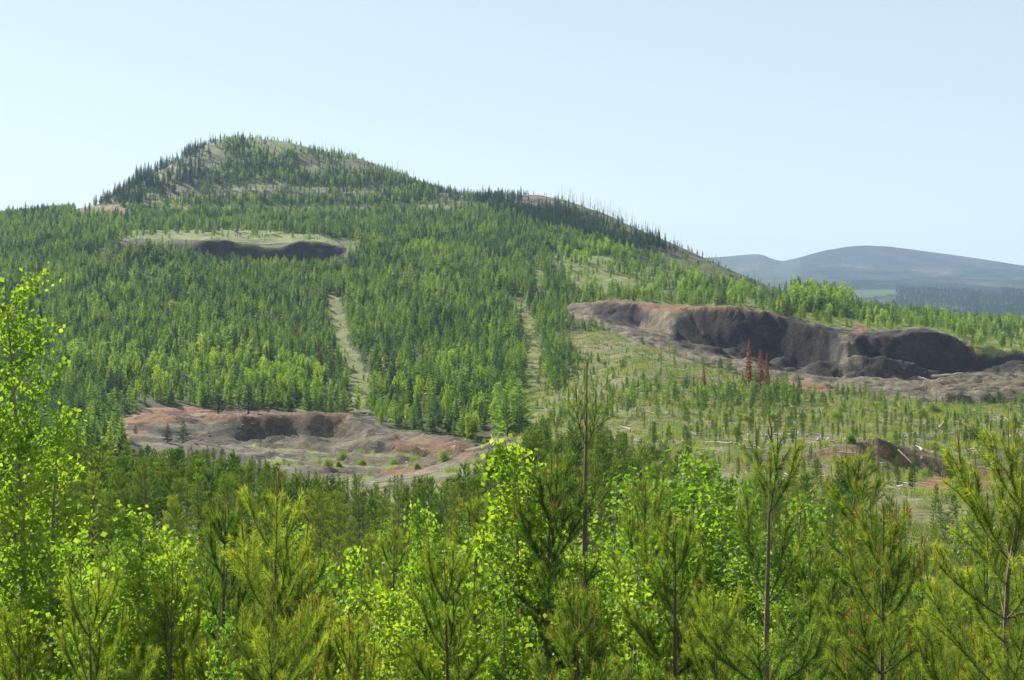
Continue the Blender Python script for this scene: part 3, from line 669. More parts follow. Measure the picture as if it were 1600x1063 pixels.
def mountain_material():
    m, t = mat("far_forest"); at = t.nodes.new("ShaderNodeAttribute"); at.attribute_name = "mask"
    sp = t.nodes.new("ShaderNodeSeparateColor"); t.links.new(at.outputs['Color'], sp.inputs[0])
    ge = t.nodes.new("ShaderNodeNewGeometry"); pos = ge.outputs['Position']
    mp = t.nodes.new("ShaderNodeMapping"); mp.inputs['Scale'].default_value = (1, 0.45, 2.5); t.links.new(pos, mp.inputs[0])
    n1 = noise(t, mp.outputs[0], 0.0042, 8, 0.72); n2 = noise(t, pos, 0.05, 4, 0.7); n3 = noise(t, mp.outputs[0], 0.0011, 4, 0.5)
    c = ramp(t, math_(t, 'ADD', math_(t, 'MULTIPLY', n1, 0.75), math_(t, 'MULTIPLY', n2, 0.25)), [(0.40, (0.008, 0.022, 0.020)), (0.46, (0.022, 0.042, 0.030)), (0.51, (0.045, 0.070, 0.036)), (0.55, (0.085, 0.075, 0.055)), (0.62, (0.16, 0.16, 0.08))])
    c = mix(t, math_(t, 'MULTIPLY', math_(t, 'SUBTRACT', n3, 0.5), 5.0, True), c, (0.06, 0.05, 0.045))
    c = mix(t, math_(t, 'MULTIPLY', sp.outputs[1], 0.8), c, (0.13, 0.17, 0.08))
    p = t.nodes.new("ShaderNodeBsdfPrincipled"); p.inputs['Roughness'].default_value = 1; p.inputs['Specular IOR Level'].default_value = 0.05; t.links.new(c, p.inputs['Base Color'])
    b = t.nodes.new("ShaderNodeBump"); b.inputs['Strength'].default_value = 0.8; b.inputs['Distance'].default_value = 40; t.links.new(n2, b.inputs['Height']); t.links.new(b.outputs[0], p.inputs['Normal'])
    o = t.nodes.new("ShaderNodeOutputMaterial"); t.links.new(p.outputs[0], o.inputs[0]); return m

EXT = np.array([1500, 700, 320, 150, 70, 30, 12, 4.0])
def grid_mesh(name, r0, r1, material):
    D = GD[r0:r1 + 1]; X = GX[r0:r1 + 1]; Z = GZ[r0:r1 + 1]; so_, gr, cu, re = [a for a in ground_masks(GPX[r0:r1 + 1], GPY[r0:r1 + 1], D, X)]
    def ext(A, isx=False):
        l = np.repeat(A[:, :1], len(EXT), 1); r = np.repeat(A[:, -1:], len(EXT), 1)
        if isx: l = l - EXT[None, :]; r = r + EXT[None, ::-1]
        return np.concatenate([l, A, r], 1)
    X = ext(X, True); D = ext(D); Z = ext(Z); M = [ext(a) for a in (so_, gr, cu, re)]
    R, Cn = X.shape; v = np.stack([X, D, Z], 2).reshape(-1, 3).astype(np.float32)
    idx = np.arange(R * Cn).reshape(R, Cn); f = np.stack([idx[:-1, :-1], idx[:-1, 1:], idx[1:, 1:], idx[1:, :-1]], 2).reshape(-1, 4)
    me = bpy.data.meshes.new(name); me.vertices.add(len(v)); me.vertices.foreach_set("co", v.ravel())
    me.loops.add(f.size); me.loops.foreach_set("vertex_index", f.ravel().astype(np.int32)); me.polygons.add(len(f)); me.polygons.foreach_set("loop_start", (np.arange(len(f)) * 4).astype(np.int32))
    me.polygons.foreach_set("use_smooth", np.ones(len(f), bool))
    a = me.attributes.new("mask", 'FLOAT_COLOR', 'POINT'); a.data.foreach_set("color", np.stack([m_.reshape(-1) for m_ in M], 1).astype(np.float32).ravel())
    me.materials.append(material); me.update(calc_edges=True); return link(name, me)
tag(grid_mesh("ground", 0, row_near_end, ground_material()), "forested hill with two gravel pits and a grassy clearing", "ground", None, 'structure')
tag(grid_mesh("mountains", row_near_end, NROW - 1, mountain_material()), "hazy blue forested mountains beyond the valley", "mountains", None, 'structure')

# ------------------------------------------------------------------ tree prototypes
PW = [M_bark, M_candle]; PN = [M_needle, M_cone]
near = [Proto(4.6, *pine(4.6, 11, cones=0.0), PW, PN), Proto(4.6, *pine(4.6, 12, spread=0.75, leader=0.62, inter=0.5, npm=600, tint0=0.5), PW, PN),
        Proto(4.6, *pine(4.6, 13, cones=0.4, spread=0.9, inter=0.36, npm=680, tint0=0.42), PW, PN), Proto(4.6, *pine(4.6, 14, spread=0.62, inter=0.34, tint0=0.35, cones=0.1), PW, PN),
        Proto(4.6, *pine(4.6, 15, spread=1.0, leader=0.42, inter=0.38, tint0=0.55, npm=700), PW, PN), Proto(4.6, *pine(4.6, 16, spread=0.8, leader=0.55, inter=0.5, dens=0.8, tint0=0.5), PW, PN)]
p_curl = Proto(4.6, *pine(4.6, 17, spread=1.1, leader=0.5, inter=0.4, curl=1.0, tint0=0.55, npm=700), PW, PN)
p_thin = Proto(6.5, *pine(6.5, 18, spread=0.75, leader=0.9, inter=0.75, dens=0.6, npm=260, nw=0.004, base=0.35, tint0=0.3), PW, PN)
mid = [Proto(5, *pine(5, 21 + k, npm=190, nl=0.08, nw=0.008, spread=[0.85, 0.7, 0.95, 0.8, 0.9, 0.65][k], inter=0.4, cones=[0, 0.12, 0.25, 0, 0, 0.1][k], tint0=[0.3, 0.45, 0.25, 0.35, 0.5, 0.2][k], sides=5), PW, PN) for k in range(6)]
low = [Proto(5.5, *pine(5.5, 41 + k, npm=78, nl=0.13, nw=0.028, spread=[0.8, 0.65, 0.9, 0.75, 0.6][k], inter=0.42, tint0=[0.08, 0.22, 0.02, 0.14, 0.3][k], sides=4), PW, PN) for k in range(5)]
far = [Proto(6, *far_conifer(6, 61 + k, n=300, R=[0.22, 0.25, 0.19, 0.22, 0.27, 0.2][k], tintm=[0.3, 0.5, 0.4, 0.2, 0.45, 0.65][k], up=[0.9, 0.7, 1.2, 0.9, 0.6, 1.0][k]), [M_bark], [M_needle_far]) for k in range(6)]
spr = [Proto(12, *far_conifer(12, 81 + k, n=340, R=[0.1, 0.13, 0.085, 0.11][k], bw=0.34, base=[0.15, 0.05, 0.3, 0.1][k], tintm=0.4, up=0.25, jag=0.9), [M_bark], [M_spruce]) for k in range(4)]
reds = [Proto(9, *far_conifer(9, 91 + k, n=420, R=0.12, bw=0.3, base=0.12, tintm=0.5, up=0.2, jag=0.9), [M_dead], [M_red]) for k in range(2)]
asp_near = [Proto(7.2, *aspen(7.2, 101, spread=0.85, nb=72, lpm=88, leaf=0.054), [M_aspbark], [M_leaf]), Proto(5, *aspen(5, 102, spread=0.7, nb=60, lpm=120, stems=1, tint0=0.6), [M_aspbark], [M_leaf]),
            Proto(4.5, *aspen(4.5, 103, spread=0.6, nb=60, lpm=110, stems=3, tint0=0.55), [M_aspbark], [M_leaf])]
asp_mid = [Proto(6, *aspen(6, 111 + k, leaf=0.10, lpm=26, spread=[1.0, 0.8][k], stems=[2, 3][k], nb=44, scatter=0.09, tint0=0.35, tw=False), [M_aspbark], [M_leaf]) for k in range(2)]
asp_far = [Proto(6, *aspen(6, 121 + k, leaf=0.24, lpm=7, spread=1.1, stems=2, nb=34, scatter=0.14, tint0=[0.35, 0.6][k], tw=False), [M_aspbark], [M_leaf_far]) for k in range(2)]
bushes = [Proto(1.4, *blob(131 + k, R=[1.0, 1.2][k], n=2600, leaf=0.085), [M_aspbark], [M_shrub]) for k in range(2)]
snags = [(10, snag(10, 141 + k).mesh("dead_tree", [M_dead])) for k in range(5)]

R = np.random.default_rng(5)
def at(px, D):
    z = hz([px], [D])[0]; return (px - CX) / F * D, D, z
def put(p, name, label, cat, px, D, top, group=None, width=1.0, rz=None):
    x, y, z = at(px, D); ztop = (HY - top) / F * D
    return p.place(name, label, cat, x, y, z - 0.05, max(0.8, ztop - z), R.uniform(0, 6.28) if rz is None else rz, group, width)

# ------------------------------------------------------------------ foreground trees one by one
FG = [ # proto, px, D, top row, width, label
 (near[1], 425, 8.0, 722, 1.0, "slender young pine with a long bare brown leader rising before the left gravel pit"),
 (near[5], 1200, 7.0, 658, 1.0, "young pine with a tall brown leader, right of the bright green aspen clump"),
 (p_curl, 1583, 6.5, 656, 1.0, "young pine with hooked leader and upswept bare shoots at the right edge"),
 (near[3], 852, 10.0, 712, 1.05, "dark narrow pine with a black stem, just right of the yellow-green aspen in the middle"),
 (near[2], 1355, 9.0, 778, 1.0, "bushy pine thick with orange pollen cones, right of the tall brown leader"),
 (near[0], 1060, 9.0, 795, 0.9, "young pine with a straight brown stem in front of the bright green aspen clump"),
 (near[3], 1008, 13.0, 745, 0.9, "narrow olive pine between the thin tall pine and the bright green aspen clump"),
 (near[4], 150, 7.5, 905, 1.0, "broad low pine with long feathery needles at the bottom left corner"),
 (near[1], 268, 9.0, 868, 0.9, "young pine with short leader right of the low aspen bushes on the left"),
 (near[4], 705, 9.5, 862, 1.0, "wide bright pine below the yellow-green aspen in the middle"),
 (near[0], 348, 13.0, 768, 0.95, "dark-topped pine rising left of the long bare leader"),
 (near[3], 1330, 17.0, 700, 1.1, "taller dark pine directly behind the pine thick with orange cones"),
 (near[2], 905, 8.0, 905, 1.0, "coned pine low in the bottom middle, right of the dark narrow pine"),
 (near[5], 1490, 9.5, 880, 0.9, "pale young pine left of the hooked pine at the right edge"),
 (near[4], 1130, 8.0, 925, 1.0, "broad light pine low between two tall brown leaders near the bottom"),
 (near[2], 560, 8.5, 950, 1.0, "low coned pine under the small yellow-green aspen in the lower middle"),
 (near[0], 330, 8.0, 985, 1.0, "small pine at the very bottom left of the long bare leader"),
 (near[1], 1440, 12.0, 825, 0.9, "young pine with thin leader in the gap right of the coned pine"),
 (near[0], 1260, 12.0, 850, 1.0, "pine half hidden behind and left of the pine thick with orange cones"),
 (near[5], 620, 14.0, 815, 1.0, "pine standing behind the small yellow-green aspen in the lower middle"),
 (near[2], 480, 12.0, 868, 1.0, "coned pine just right of the long bare leader on the left"),
 (near[3], 738, 15.0, 768, 1.0, "dark pine between the two yellow-green aspens in the middle"),
 (near[4], 40, 9.5, 960, 1.0, "low bright pine at the foot of the tall aspen on the left edge"),
 (near[1], 1545, 14.0, 800, 0.9, "young pine seen through the shoots of the hooked pine"),
]
for p, px, D, top, wd_, lab in FG:
    put(p, "pine_tree", lab, "pine tree", px, D * 1.2, top, None, wd_ * 0.8)
put(p_thin, "pine_tree", "thin tall pine with sparse dark top, rising above all others in the middle", "pine tree", 924, 14.0, 556)
AS = [
 (asp_near[0], 60, 13.0, 428, 0.95, "tall bright aspen with dark stem at the left edge of the photo"),
 (asp_near[2], 70, 12.5, 650, 1.0, "second aspen close behind the tall one at the left edge, half its height"),
 (asp_near[1], 190, 11.5, 795, 1.0, "low yellow-green aspen bush right of the tall aspen"),
 (asp_near[2], 135, 10.0, 830, 1.0, "multi-stemmed aspen sapling at the foot of the tall aspen"),
 (asp_near[1], 795, 12.5, 692, 1.05, "yellow-green aspen standing in the middle, left of the dark narrow pine"),
 (asp_near[2], 578, 11.0, 858, 0.9, "small yellow-green aspen low in the middle, between two pines"),
 (asp_near[1], 655, 14.0, 792, 0.7, "slender aspen just left of the wide bright pine"),
 (asp_near[2], 345, 9.0, 960, 0.7, "tiny aspen sapling near the bottom, left of the long bare leader"),
 (asp_near[1], 285, 14.0, 850, 0.8, "pale aspen sapling between low bushes and the dark-topped pine on the left"),
]
for p, px, D, top, wd_, lab in AS: put(p, "aspen_tree", lab, "aspen tree", px, D, top, None, wd_)
for k, (px, D, top, wd_) in enumerate([(1080, 30, 698, 1.0), (1105, 33, 712, 1.0), (1050, 31, 722, 0.9), (960, 26, 738, 0.9), (1165, 30, 745, 0.8), (1240, 28, 765, 0.9), (1270, 29, 775, 0.8), (1400, 27, 812, 0.8), (985, 29, 730, 0.8), (880, 24, 760, 0.7), (1520, 26, 800, 0.9), (1000, 27, 760, 0.8), (1130, 29, 745, 0.9)]):
    labs = ["big bright green aspen, tallest of the clump behind the foreground pines", "bright aspen at the right side of the tallest green clump", "bright aspen at the left side of the tallest green clump", "green aspen left of the bright clump beside the thin tall pine",
            "green aspen just left of the tall brown leader on the right", "green aspen just right of the tall brown leader on the right", "smaller green aspen left of the taller dark pine", "bright low aspen in the gap right of the coned pine", "green aspen directly behind the narrow olive pine", "green aspen peeping out right of the dark narrow pine", "bright aspen left of the hooked pine at the right edge",
            "low aspen between the thin tall pine and the bright clump", "low aspen under the right flank of the bright clump"]
    put(asp_mid[k % 2], "aspen_tree", labs[k], "aspen tree", px, D, top, None, wd_ * 1.25)

# ------------------------------------------------------------------ scattered young pines, near and middle distance
def jgrid(D0, D1, px0, px1, sp, seed):
    rng = np.random.default_rng(seed)
    x0, x1 = (px0 - CX) / F * D1, (px1 - CX) / F * D1
    if px0 > CX: x0 = (px0 - CX) / F * D0
    if px1 < CX: x1 = (px1 - CX) / F * D0
    gx, gy = np.meshgrid(np.arange(x0, x1, sp), np.arange(D0, D1, sp)); gx = gx.ravel() + rng.uniform(-.5, .5, gx.size) * sp * 0.95; gy = gy.ravel() + rng.uniform(-.5, .5, gy.size) * sp * 0.95
    px = gx / gy * F + CX; k = (px > px0) & (px < px1) & (gy > D0) & (gy < D1)
    gx, gy, px = gx[k], gy[k], px[k]; z = hz(px, gy); return px, gy, gx, z, HY - z / gy * F, rng
ENV1 = ([-500, 0, 150, 240, 400, 700, 790, 850, 1000, 1150, 1220, 1300, 1400, 1440, 1500, 1600, 2100], [830, 850, 850, 825, 815, 820, 815, 820, 830, 860, 860, 835, 850, 890, 890, 870, 850])
ENV2 = ([-500, 0, 150, 250, 350, 430, 500, 600, 700, 760, 850, 950, 1050, 1150, 1300, 1340, 1380, 1440, 1500, 1600, 2100], [640, 655, 690, 702, 704, 728, 742, 748, 748, 705, 655, 670, 710, 748, 738, 735, 770, 815, 800, 765, 740])
cand = []   # (px, D, x, z, H, protoset)
px, D, x, z, gpy, rng = jgrid(10.5, 60, -450, 2050, 1.9, 7)
top = np.interp(px, *ENV1) + rng.uniform(0, 60, len(px)) + (1 - sstep(12, 34, D)) * rng.uniform(40, 150, len(px)); ztop = (HY - top) / F * D
H = np.minimum(ztop - z, rng.uniform(4.4, 6.4, len(px))); k = (H > 1.5); ASPP = []
pa = np.interp(px, [0, 60, 230, 300, 540, 640, 760, 850, 1000, 1130, 1300, 1330, 1400, 1600], [.5, .5, .5, .1, .15, .4, .4, .3, .4, .45, .35, .1, .3, .15]) * (0.4 + 1.2 * vnoise(px / 40, D / 8, 97))
isa = rng.uniform(size=len(px)) < pa
for i in np.flatnonzero(k):
    if isa[i]: ASPP.append((px[i], D[i], x[i], z[i], min(H[i] * 1.12, H[i] + 0.35)))
    else: cand.append((px[i], D[i], x[i], z[i], H[i], 0 if D[i] < 18 else 1))
px, D, x, z, gpy, rng = jgrid(60, 205, -350, 1950, 2.5, 8)
top = np.interp(px, *ENV2) + rng.uniform(-8, 40, len(px)); ztop = (HY - top) / F * D
H = np.minimum(ztop - z, rng.uniform(3.2, 6.8, len(px)))
open_ = inpoly(px, gpy, [(1000, 640), (1700, 640), (1700, 790), (1420, 800), (1150, 770), (1020, 740)]) | inpoly(px, gpy, [(1380, 740), (1500, 740), (1500, 860), (1400, 860)])
H = np.where(open_, rng.uniform(0.9, 2.6, len(px)), H)
k = (H > 1.2) & ~(open_ & (rng.uniform(size=len(px)) < 0.5)) & ~(inpoly(px, gpy, PIT_L) & (gpy < 752)) & ~inpoly(px, gpy, [(222, 835), (300, 828), (335, 850), (250, 872)]) & (fbm(x / 12, D / 12, 88) > -0.21)
for i in np.flatnonzero(k): cand.append((px[i], D[i], x[i], z[i], H[i], 1 if D[i] < 75 else 2))
cand.sort(key=lambda c: -(c[4] / c[1]) if (-40 < c[0] < 1640) else 0)
LM = [("tall left aspen", 40), ("low aspen bush", 190), ("dark-topped pine", 348), ("long bare leader", 425), ("small middle aspen", 578), ("wide bright pine", 705), ("middle aspen", 795), ("thin tall pine", 924), ("bright aspen clump", 1080), ("tall brown leader", 1200), ("coned pine", 1355), ("hooked pine", 1583)]
IND = {}; rest = []; n_ind = 300 - len(FG) - 1 - 12
vis = 0
for c in cand:
    px_, D_, x_, z_, H_, st = c
    inside = -20 < px_ < 1620 and (HY - (z_ + H_) / D_ * F) < 1050
    if vis < n_ind and inside:
        P_ = (near if st == 0 else mid if st == 1 else low); p = P_[R.integers(len(P_))]
        look = {0: "green", 1: "slender", 2: "orange-coned", 3: "narrow dark", 4: "broad bright", 5: "loose pale"}[P_.index(p)] if st < 2 else "small"
        key, pxn = min(LM, key=lambda q: abs(q[1] - px_)); side = "right of" if px_ > pxn + 6 else "left of" if px_ < pxn - 6 else "in line with"
        tr_ = (HY - (z_ + H_) / D_ * F); lv = "low-tipped" if tr_ > 900 else "middling" if tr_ > 850 else "high-tipped"
        o_ = p.place("pine_tree", None, "pine tree",
                x_, D_, z_ - 0.05, H_, R.uniform(0, 6.28), "young pines of the foreground thicket" if D_ < 60 else "young pines beyond the foreground thicket", R.uniform(0.85, 1.1)); vis += 1; IND.setdefault((look, lv, side, key), []).append((px_, o_))
    else: rest.append(c)
rs = np.array(rest)
ORD = ["leftmost"] + [w_ + " from left" for w_ in "second third fourth fifth sixth seventh eighth ninth tenth eleventh twelfth thirteenth fourteenth fifteenth sixteenth seventeenth eighteenth nineteenth twentieth twenty-first twenty-second twenty-third twenty-fourth twenty-fifth twenty-sixth twenty-seventh twenty-eighth twenty-ninth thirtieth".split()]
for (look, lv, side, key), lst in IND.items():
    lst.sort(key=lambda q: q[0])
    for k, (_, o_) in enumerate(lst):
        o_["label"] = f"{look} {lv} pine {side} the {key}" if len(lst) == 1 else f"{ORD[min(k, 29)]} of {look} {lv} pines {side} the {key}"
print("foreground candidates", len(cand), "individual", vis, "rest", len(rs))
ASPP.sort(key=lambda c: -(c[4] / c[1]) if (-20 < c[0] < 1620) else 0)
ai = {}
for k, (px_, D_, x_, z_, H_) in enumerate([c for c in ASPP if -20 < c[0] < 1620][:200]):
    P_ = asp_near[1:] if D_ < 20 else asp_mid; q_ = R.integers(2); key, pxn = min(LM, key=lambda q: abs(q[1] - px_)); side = "right of" if px_ > pxn + 6 else "left of" if px_ < pxn - 6 else "in line with"
    o_ = P_[q_].place("aspen_tree", None, "aspen tree", x_, D_, z_ - 0.05, H_, R.uniform(0, 6.28), "lime green aspen saplings among the foreground pines", R.uniform(0.9, 1.3))
    look = ("fine-leaved " if D_ < 20 else "") + ("bushy" if q_ else "slender"); lv = "nearer" if D_ < 26 else "farther"
    ai.setdefault((look, lv, side, key), []).append((px_, o_))
for (look, lv, side, key), lst in ai.items():
    lst.sort(key=lambda q: q[0])
    for k, (_, o_) in enumerate(lst):
        o_["label"] = f"{look} {lv} aspen sapling {side} the {key}" if len(lst) == 1 else f"{ORD[min(k, 29)]} of {look} {lv} aspens {side} the {key}"
aout = [c for c in ASPP if not (-20 < c[0] < 1620)] + [c for c in ASPP if -20 < c[0] < 1620][200:]
allp = near + mid + low; off = {0: 0, 1: len(near), 2: len(near) + len(mid)}; hh = {0: 4.6, 1: 5.0, 2: 5.5}
V = np.array([off[int(s)] + R.integers((len(near), len(mid), len(low))[int(s)]) for s in rs[:, 5]]); S = rs[:, 4] / np.array([hh[int(s)] for s in rs[:, 5]])
ao = np.array(aout).reshape(-1, 5); rs5 = np.concatenate([rs[:, :5], ao]); V = np.r_[V, len(allp) + R.integers(0, 2, len(ao))]; S = np.r_[S, ao[:, 4] / 6.0]
scatter("young_pine_forest", "dense stand of young pines between the foreground and the gravel pits", "forest", allp + asp_mid, rs5[:, 2], rs5[:, 1], rs5[:, 3] - 0.05, S, V, R.uniform(0.85, 1.1, len(rs5)))

# ------------------------------------------------------------------ forest on the hill
px, D, x, z, gpy, rng = jgrid(205, 1290, -200, 1800, 2.8, 9)
sild = np.interp(px, [p for p, _ in SILD], [d for _, d in SILD]); u = rng.uniform(size=len(px))
soil, grass, cut, red = ground_masks(px, gpy, D, x)
keep = (D < sild + 25) & (soil < 0.5)
p_ = np.clip(0.86 + fbm(x / 18, D / 18, 53, 3) * 1.8, 0.3, 1.0); H = rng.uniform(2.5, 6.4, len(px)) * (0.85 + 0.5 * vnoise(x / 30, D / 30, 71))
p_[grass > 0.5] = 0.10
p_[cut > 0.5] = 0.7; H[cut > 0.5] *= rng.uniform(0.2, 0.5, (cut > 0.5).sum())
band = (cut > 0.5) & inpoly(px, gpy, [(1080, 600), (1250, 618), (1650, 640), (1700, 700), (1400, 690), (1200, 640)]); p_[band] = 0.5; H[band] *= 0.95
edge_ = inpoly(px, gpy, [(835, 480), (880, 500), (900, 560), (870, 620), (850, 600), (845, 520)]); p_[edge_] = 0.9; H[edge_] = rng.uniform(4, 6, edge_.sum())
dk = inpoly(px, gpy, [(1130, 590), (1250, 600), (1250, 640), (1130, 640)]) & (cut > .5); p_[dk] = 0.7; H[dk] = rng.uniform(2, 4.5, dk.sum())
trk = np.zeros(len(px), bool)
for q in TRACKS[:2]:
    for dx in (-2, 2): trk |= inpoly(px + dx, gpy, q) & (D < 640)
p_[trk] = 0.07; H[trk] *= 0.4
bench_ = inpoly(px + fbm(x / 10, D / 10, 68) * 40, gpy - np.abs(fbm(x / 8, D / 14, 69)) * 26 - 5, [(180, 374), (205, 360), (300, 363), (400, 361), (480, 366), (530, 374), (562, 376), (556, 392), (530, 404), (530, 420), (330, 415), (310, 386), (200, 380)]) & (D > 668) & (D < 800); p_[bench_] = np.where(fbm(x / 12, D / 12, 63)[bench_] > 0.08, 0.22, 0.015); H[bench_] *= 0.45
infront = (D > 640) & (D < 673) & (px > 300) & (px < 545); H[infront] *= 0.6
# forest edge in front of the right pit stays low so the dark bank shows
lowf = (px > 840) & (D < 440) & inpoly(px, gpy, [(850, 480), (1000, 520), (1200, 590), (1200, 620), (1000, 580), (860, 540)]); H[lowf] *= 0.5
lp = (gpy > 690) & (gpy < 790) & (px > 200) & (px < 750) & (D < 240); p_[lp] = 0.0; p_[inpoly(px, gpy, PIT_L) & (D < 300)] = 0.0
top = (gpy < 322) & (px < 720) & (D > 880)
nn = fbm(x / 28, D / 60, 33, 3)
p_[top] = np.clip(0.50 + nn[top] * 3.4, 0.10, 1.0); H[top] *= 0.8
bare = top & (px > 330) & (D > sild - 60); p_[bare] *= 0.5; H[bare] *= 0.6

leftsh = (px < 345) & (D > sild - 130) & (gpy < 322) & (px > 140); p_[leftsh] = 0.26 + fbm(x / 14, D / 30, 49)[leftsh]
kind = np.zeros(len(px), int)           # 0 pine, 1 spruce, 2 aspen
rcrest = (px > 690) & (px < 1120) & (gpy < 395) & (D > sild - 190)
dkm = rcrest & (fbm(x / 40, D / 40, 35, 3) > -0.12)
p_[rcrest] = 0.4; p_[dkm] = 0.85
kq = rng.uniform(size=len(px)); kind[top & (kq < 0.4)] = 1; kind[top & (kq > 0.88)] = 2; H[top] = rng.uniform(2.5, 6.5, top.sum()); kind[leftsh] = 1; kind[dkm] = 1; kind[rcrest & ~dkm & (u < 0.1)] = 1
kind[(rng.uniform(size=len(px)) < 0.03) & (kind == 0) & (cut < .5)] = 1
kind[(kind == 0) & (cut < .5) & (grass < .5) & (fbm(x / 13, D / 20, 66, 3) > 0.14) & (rng.uniform(size=len(px)) < 0.4)] = 1
H[kind == 1] *= 1.25; H[leftsh] = (rng.uniform(6, 14.5, len(px)) * np.interp(px, [140, 215, 290, 335], [0.55, 1, 0.9, 0.5]))[leftsh]; H[dkm] = rng.uniform(6, 11, dkm.sum())
rsl = (px > 950) & (gpy < 480) & (D > 480) & ~rcrest; p_[rsl] = np.clip(0.22 + fbm(x / 25, D / 25, 37)[rsl] * 2, 0.06, 0.7)
rdg = (px > 1235) & (gpy < 560) & (D > 395); p_[rdg] = np.where(D[rdg] > 560, 0.26, 0.16); H[rdg] = rng.uniform(3, 6.5, rdg.sum()); 
rbk = rdg & (px < 1330) & (D > 520); p_[rbk] = 0.42; H[rbk] = rng.uniform(6, 12, rbk.sum())
rbk = rdg & (px >= 1330) & (D > 640) & (px < 1480); H[rbk] = rng.uniform(4, 9, rbk.sum()); kind[rdg & (rng.uniform(size=len(px)) < 0.3)] = 2
# bright leafy patches
asp = (inpoly(px, gpy, [(60, 560), (200, 545), (420, 560), (520, 600), (520, 640), (180, 640), (60, 620)]) & (fbm(x / 14, D / 25, 39) > -0.04)) | inpoly(px, gpy, [(555, 590), (600, 600), (620, 672), (560, 680)]) \
    | (inpoly(px, gpy, [(560, 600), (700, 560), (840, 590), (830, 690), (600, 690)]) & (fbm(x / 10, D / 20, 42) > 0.07)) | inpoly(px, gpy, [(655, 438), (695, 438), (695, 462), (655, 462)]) | inpoly(px, gpy, [(645, 385), (680, 385), (680, 398), (645, 398)]) \
    | (inpoly(px, gpy, [(850, 380), (1000, 400), (1150, 450), (1230, 485), (900, 465)]) & (fbm(x / 12, D / 12, 43) > 0.08)) | inpoly(px, gpy, [(30, 430), (220, 420), (300, 500), (60, 520)]) & (fbm(x / 6, D / 6, 45) > 0.21)
kind[asp & (kind == 0) & (rng.uniform(size=len(px)) < 0.7)] = 2
ka = asp & (kind == 2); p_[ka] = np.maximum(p_[ka], 0.5)
ec = (D > sild - 90) & (px > 560) & (px < 1260); H[ec] *= 0.6
edge2 = (D > sild - np.where(px > 690, 60, 30)) & (px > 345) & (px < 1260); p_[edge2] = np.minimum(p_[edge2], np.where(px[edge2] > 690, 0.24, 0.12)); H[edge2] *= 0.8; kind[edge2 & (px > 690)] = 1
for y0 in (292, 303): p_[top & (np.abs(gpy - y0 - 2 - 0.012 * (px - 350) - fbm(px / 60, px * 0, 8) * 8) < 4.0) & (px > 265) & (px < 600)] *= 0.1
keep &= u < p_
keep &= ~((grass > .5) & (D > 2000))
nb_ = (px > 1240) & (D < 400); H[nb_] = np.minimum(H[nb_], 2.6)
H *= np.where(rng.uniform(size=len(px)) < 0.12, 1.3, 1.0)
px, D, x, z, H, kind = [a[keep] for a in (px, D, x, z, H, kind)]
vq = np.clip(fbm(x / 26, D / 40, 57, 3) * 1.6 + 0.5 + rng.normal(0, 0.28, len(px)), 0, 0.999)
VORD = np.array([3, 0, 2, 4, 1, 5])
V = np.where(kind == 0, VORD[(vq * 6).astype(int)], np.where(kind == 1, 6 + rng.integers(0, 4, len(px)), 10 + rng.integers(0, 2, len(px))))
base = np.where(kind == 1, 12.0, 6.0); wid = np.where(kind == 1, 1.45, 1.15) * rng.uniform(0.85, 1.2, len(px)) * np.where((kind == 1) & (H > 9), 0.8, 1)
print("hill trees", len(px))
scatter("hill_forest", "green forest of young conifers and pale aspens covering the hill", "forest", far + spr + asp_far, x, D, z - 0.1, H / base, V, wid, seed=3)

# conifers in the valley beyond the ridge
px, D, x, z, gpy, rng = jgrid(1300, 3200, 1080, 1750, 9.0, 19)
k = (fbm(x / 90, D / 150, 47) > -0.1) & ~((gpy > 452) & (gpy < 478) & (px < 1400)) & (D > 1900)
px, D, x, z = px[k], D[k], x[k], z[k]
scatter("valley_forest", "bluish distant conifers on the valley floor behind the right-hand ridge", "forest", spr + far, x, D, z, rng.uniform(0.8, 1.4, len(px)), rng.integers(0, 6, len(px)), np.full(len(px), 1.4), seed=4)

# ------------------------------------------------------------------ dead trees, red trees, shrubs, logs
def crest_snag(px, D, H, label, group):
    h0, me = snags[R.integers(5)]; x, y, z = at(px, D); o = link("dead_tree", me); o.location = (x, y, z - 0.2); k = H / h0; o.scale = (k * 0.8, k * 0.8, k); o.rotation_euler = (R.normal() * .06, R.normal() * .06, R.uniform(0, 6.28)); tag(o, label, "dead tree", group)
def cd(px): return float(np.interp(px, [p for p, _ in SILD], [d for _, d in SILD]))
for xa, xb, nn_, lab, grp, h0_, h1_ in [(872, 932, 28, "dead trunks on the rocky hump", "dead trees on the rocky hump", 6, 12), (932, 995, 30, "dead trunks on the slope right of the rocky hump", "dead trees right of the rocky hump", 5, 12),
                          (995, 1060, 26, "dead trunks low on the right shoulder of the hill", "dead trees low on the right shoulder", 4, 10), (1060, 1260, 24, "small trunks on the far right end of the hill", "dead trees on the right end of the hill", 4, 8)]:
    for k, px_ in enumerate(sorted(R.uniform(xa, xb, nn_))):
        crest_snag(px_, cd(px_) - R.uniform(0, 50), R.uniform(h0_, h1_), f"{ORD[k]} of the {lab}", grp)
for k, px_ in enumerate(sorted(R.uniform(612, 680, 14))):
    crest_snag(px_, cd(px_) - R.uniform(0, 20), R.uniform(6, 11), f"{ORD[k]} of the dead trunks in the short row right of the summit", "dead trees right of the summit")
for k, px_ in enumerate(sorted(R.uniform(485, 562, 10))):
    crest_snag(px_, cd(px_) - R.uniform(0, 15), R.uniform(6, 12), f"{ORD[k]} of the sparse dead trunks just right of the summit", "dead trees just right of the summit")
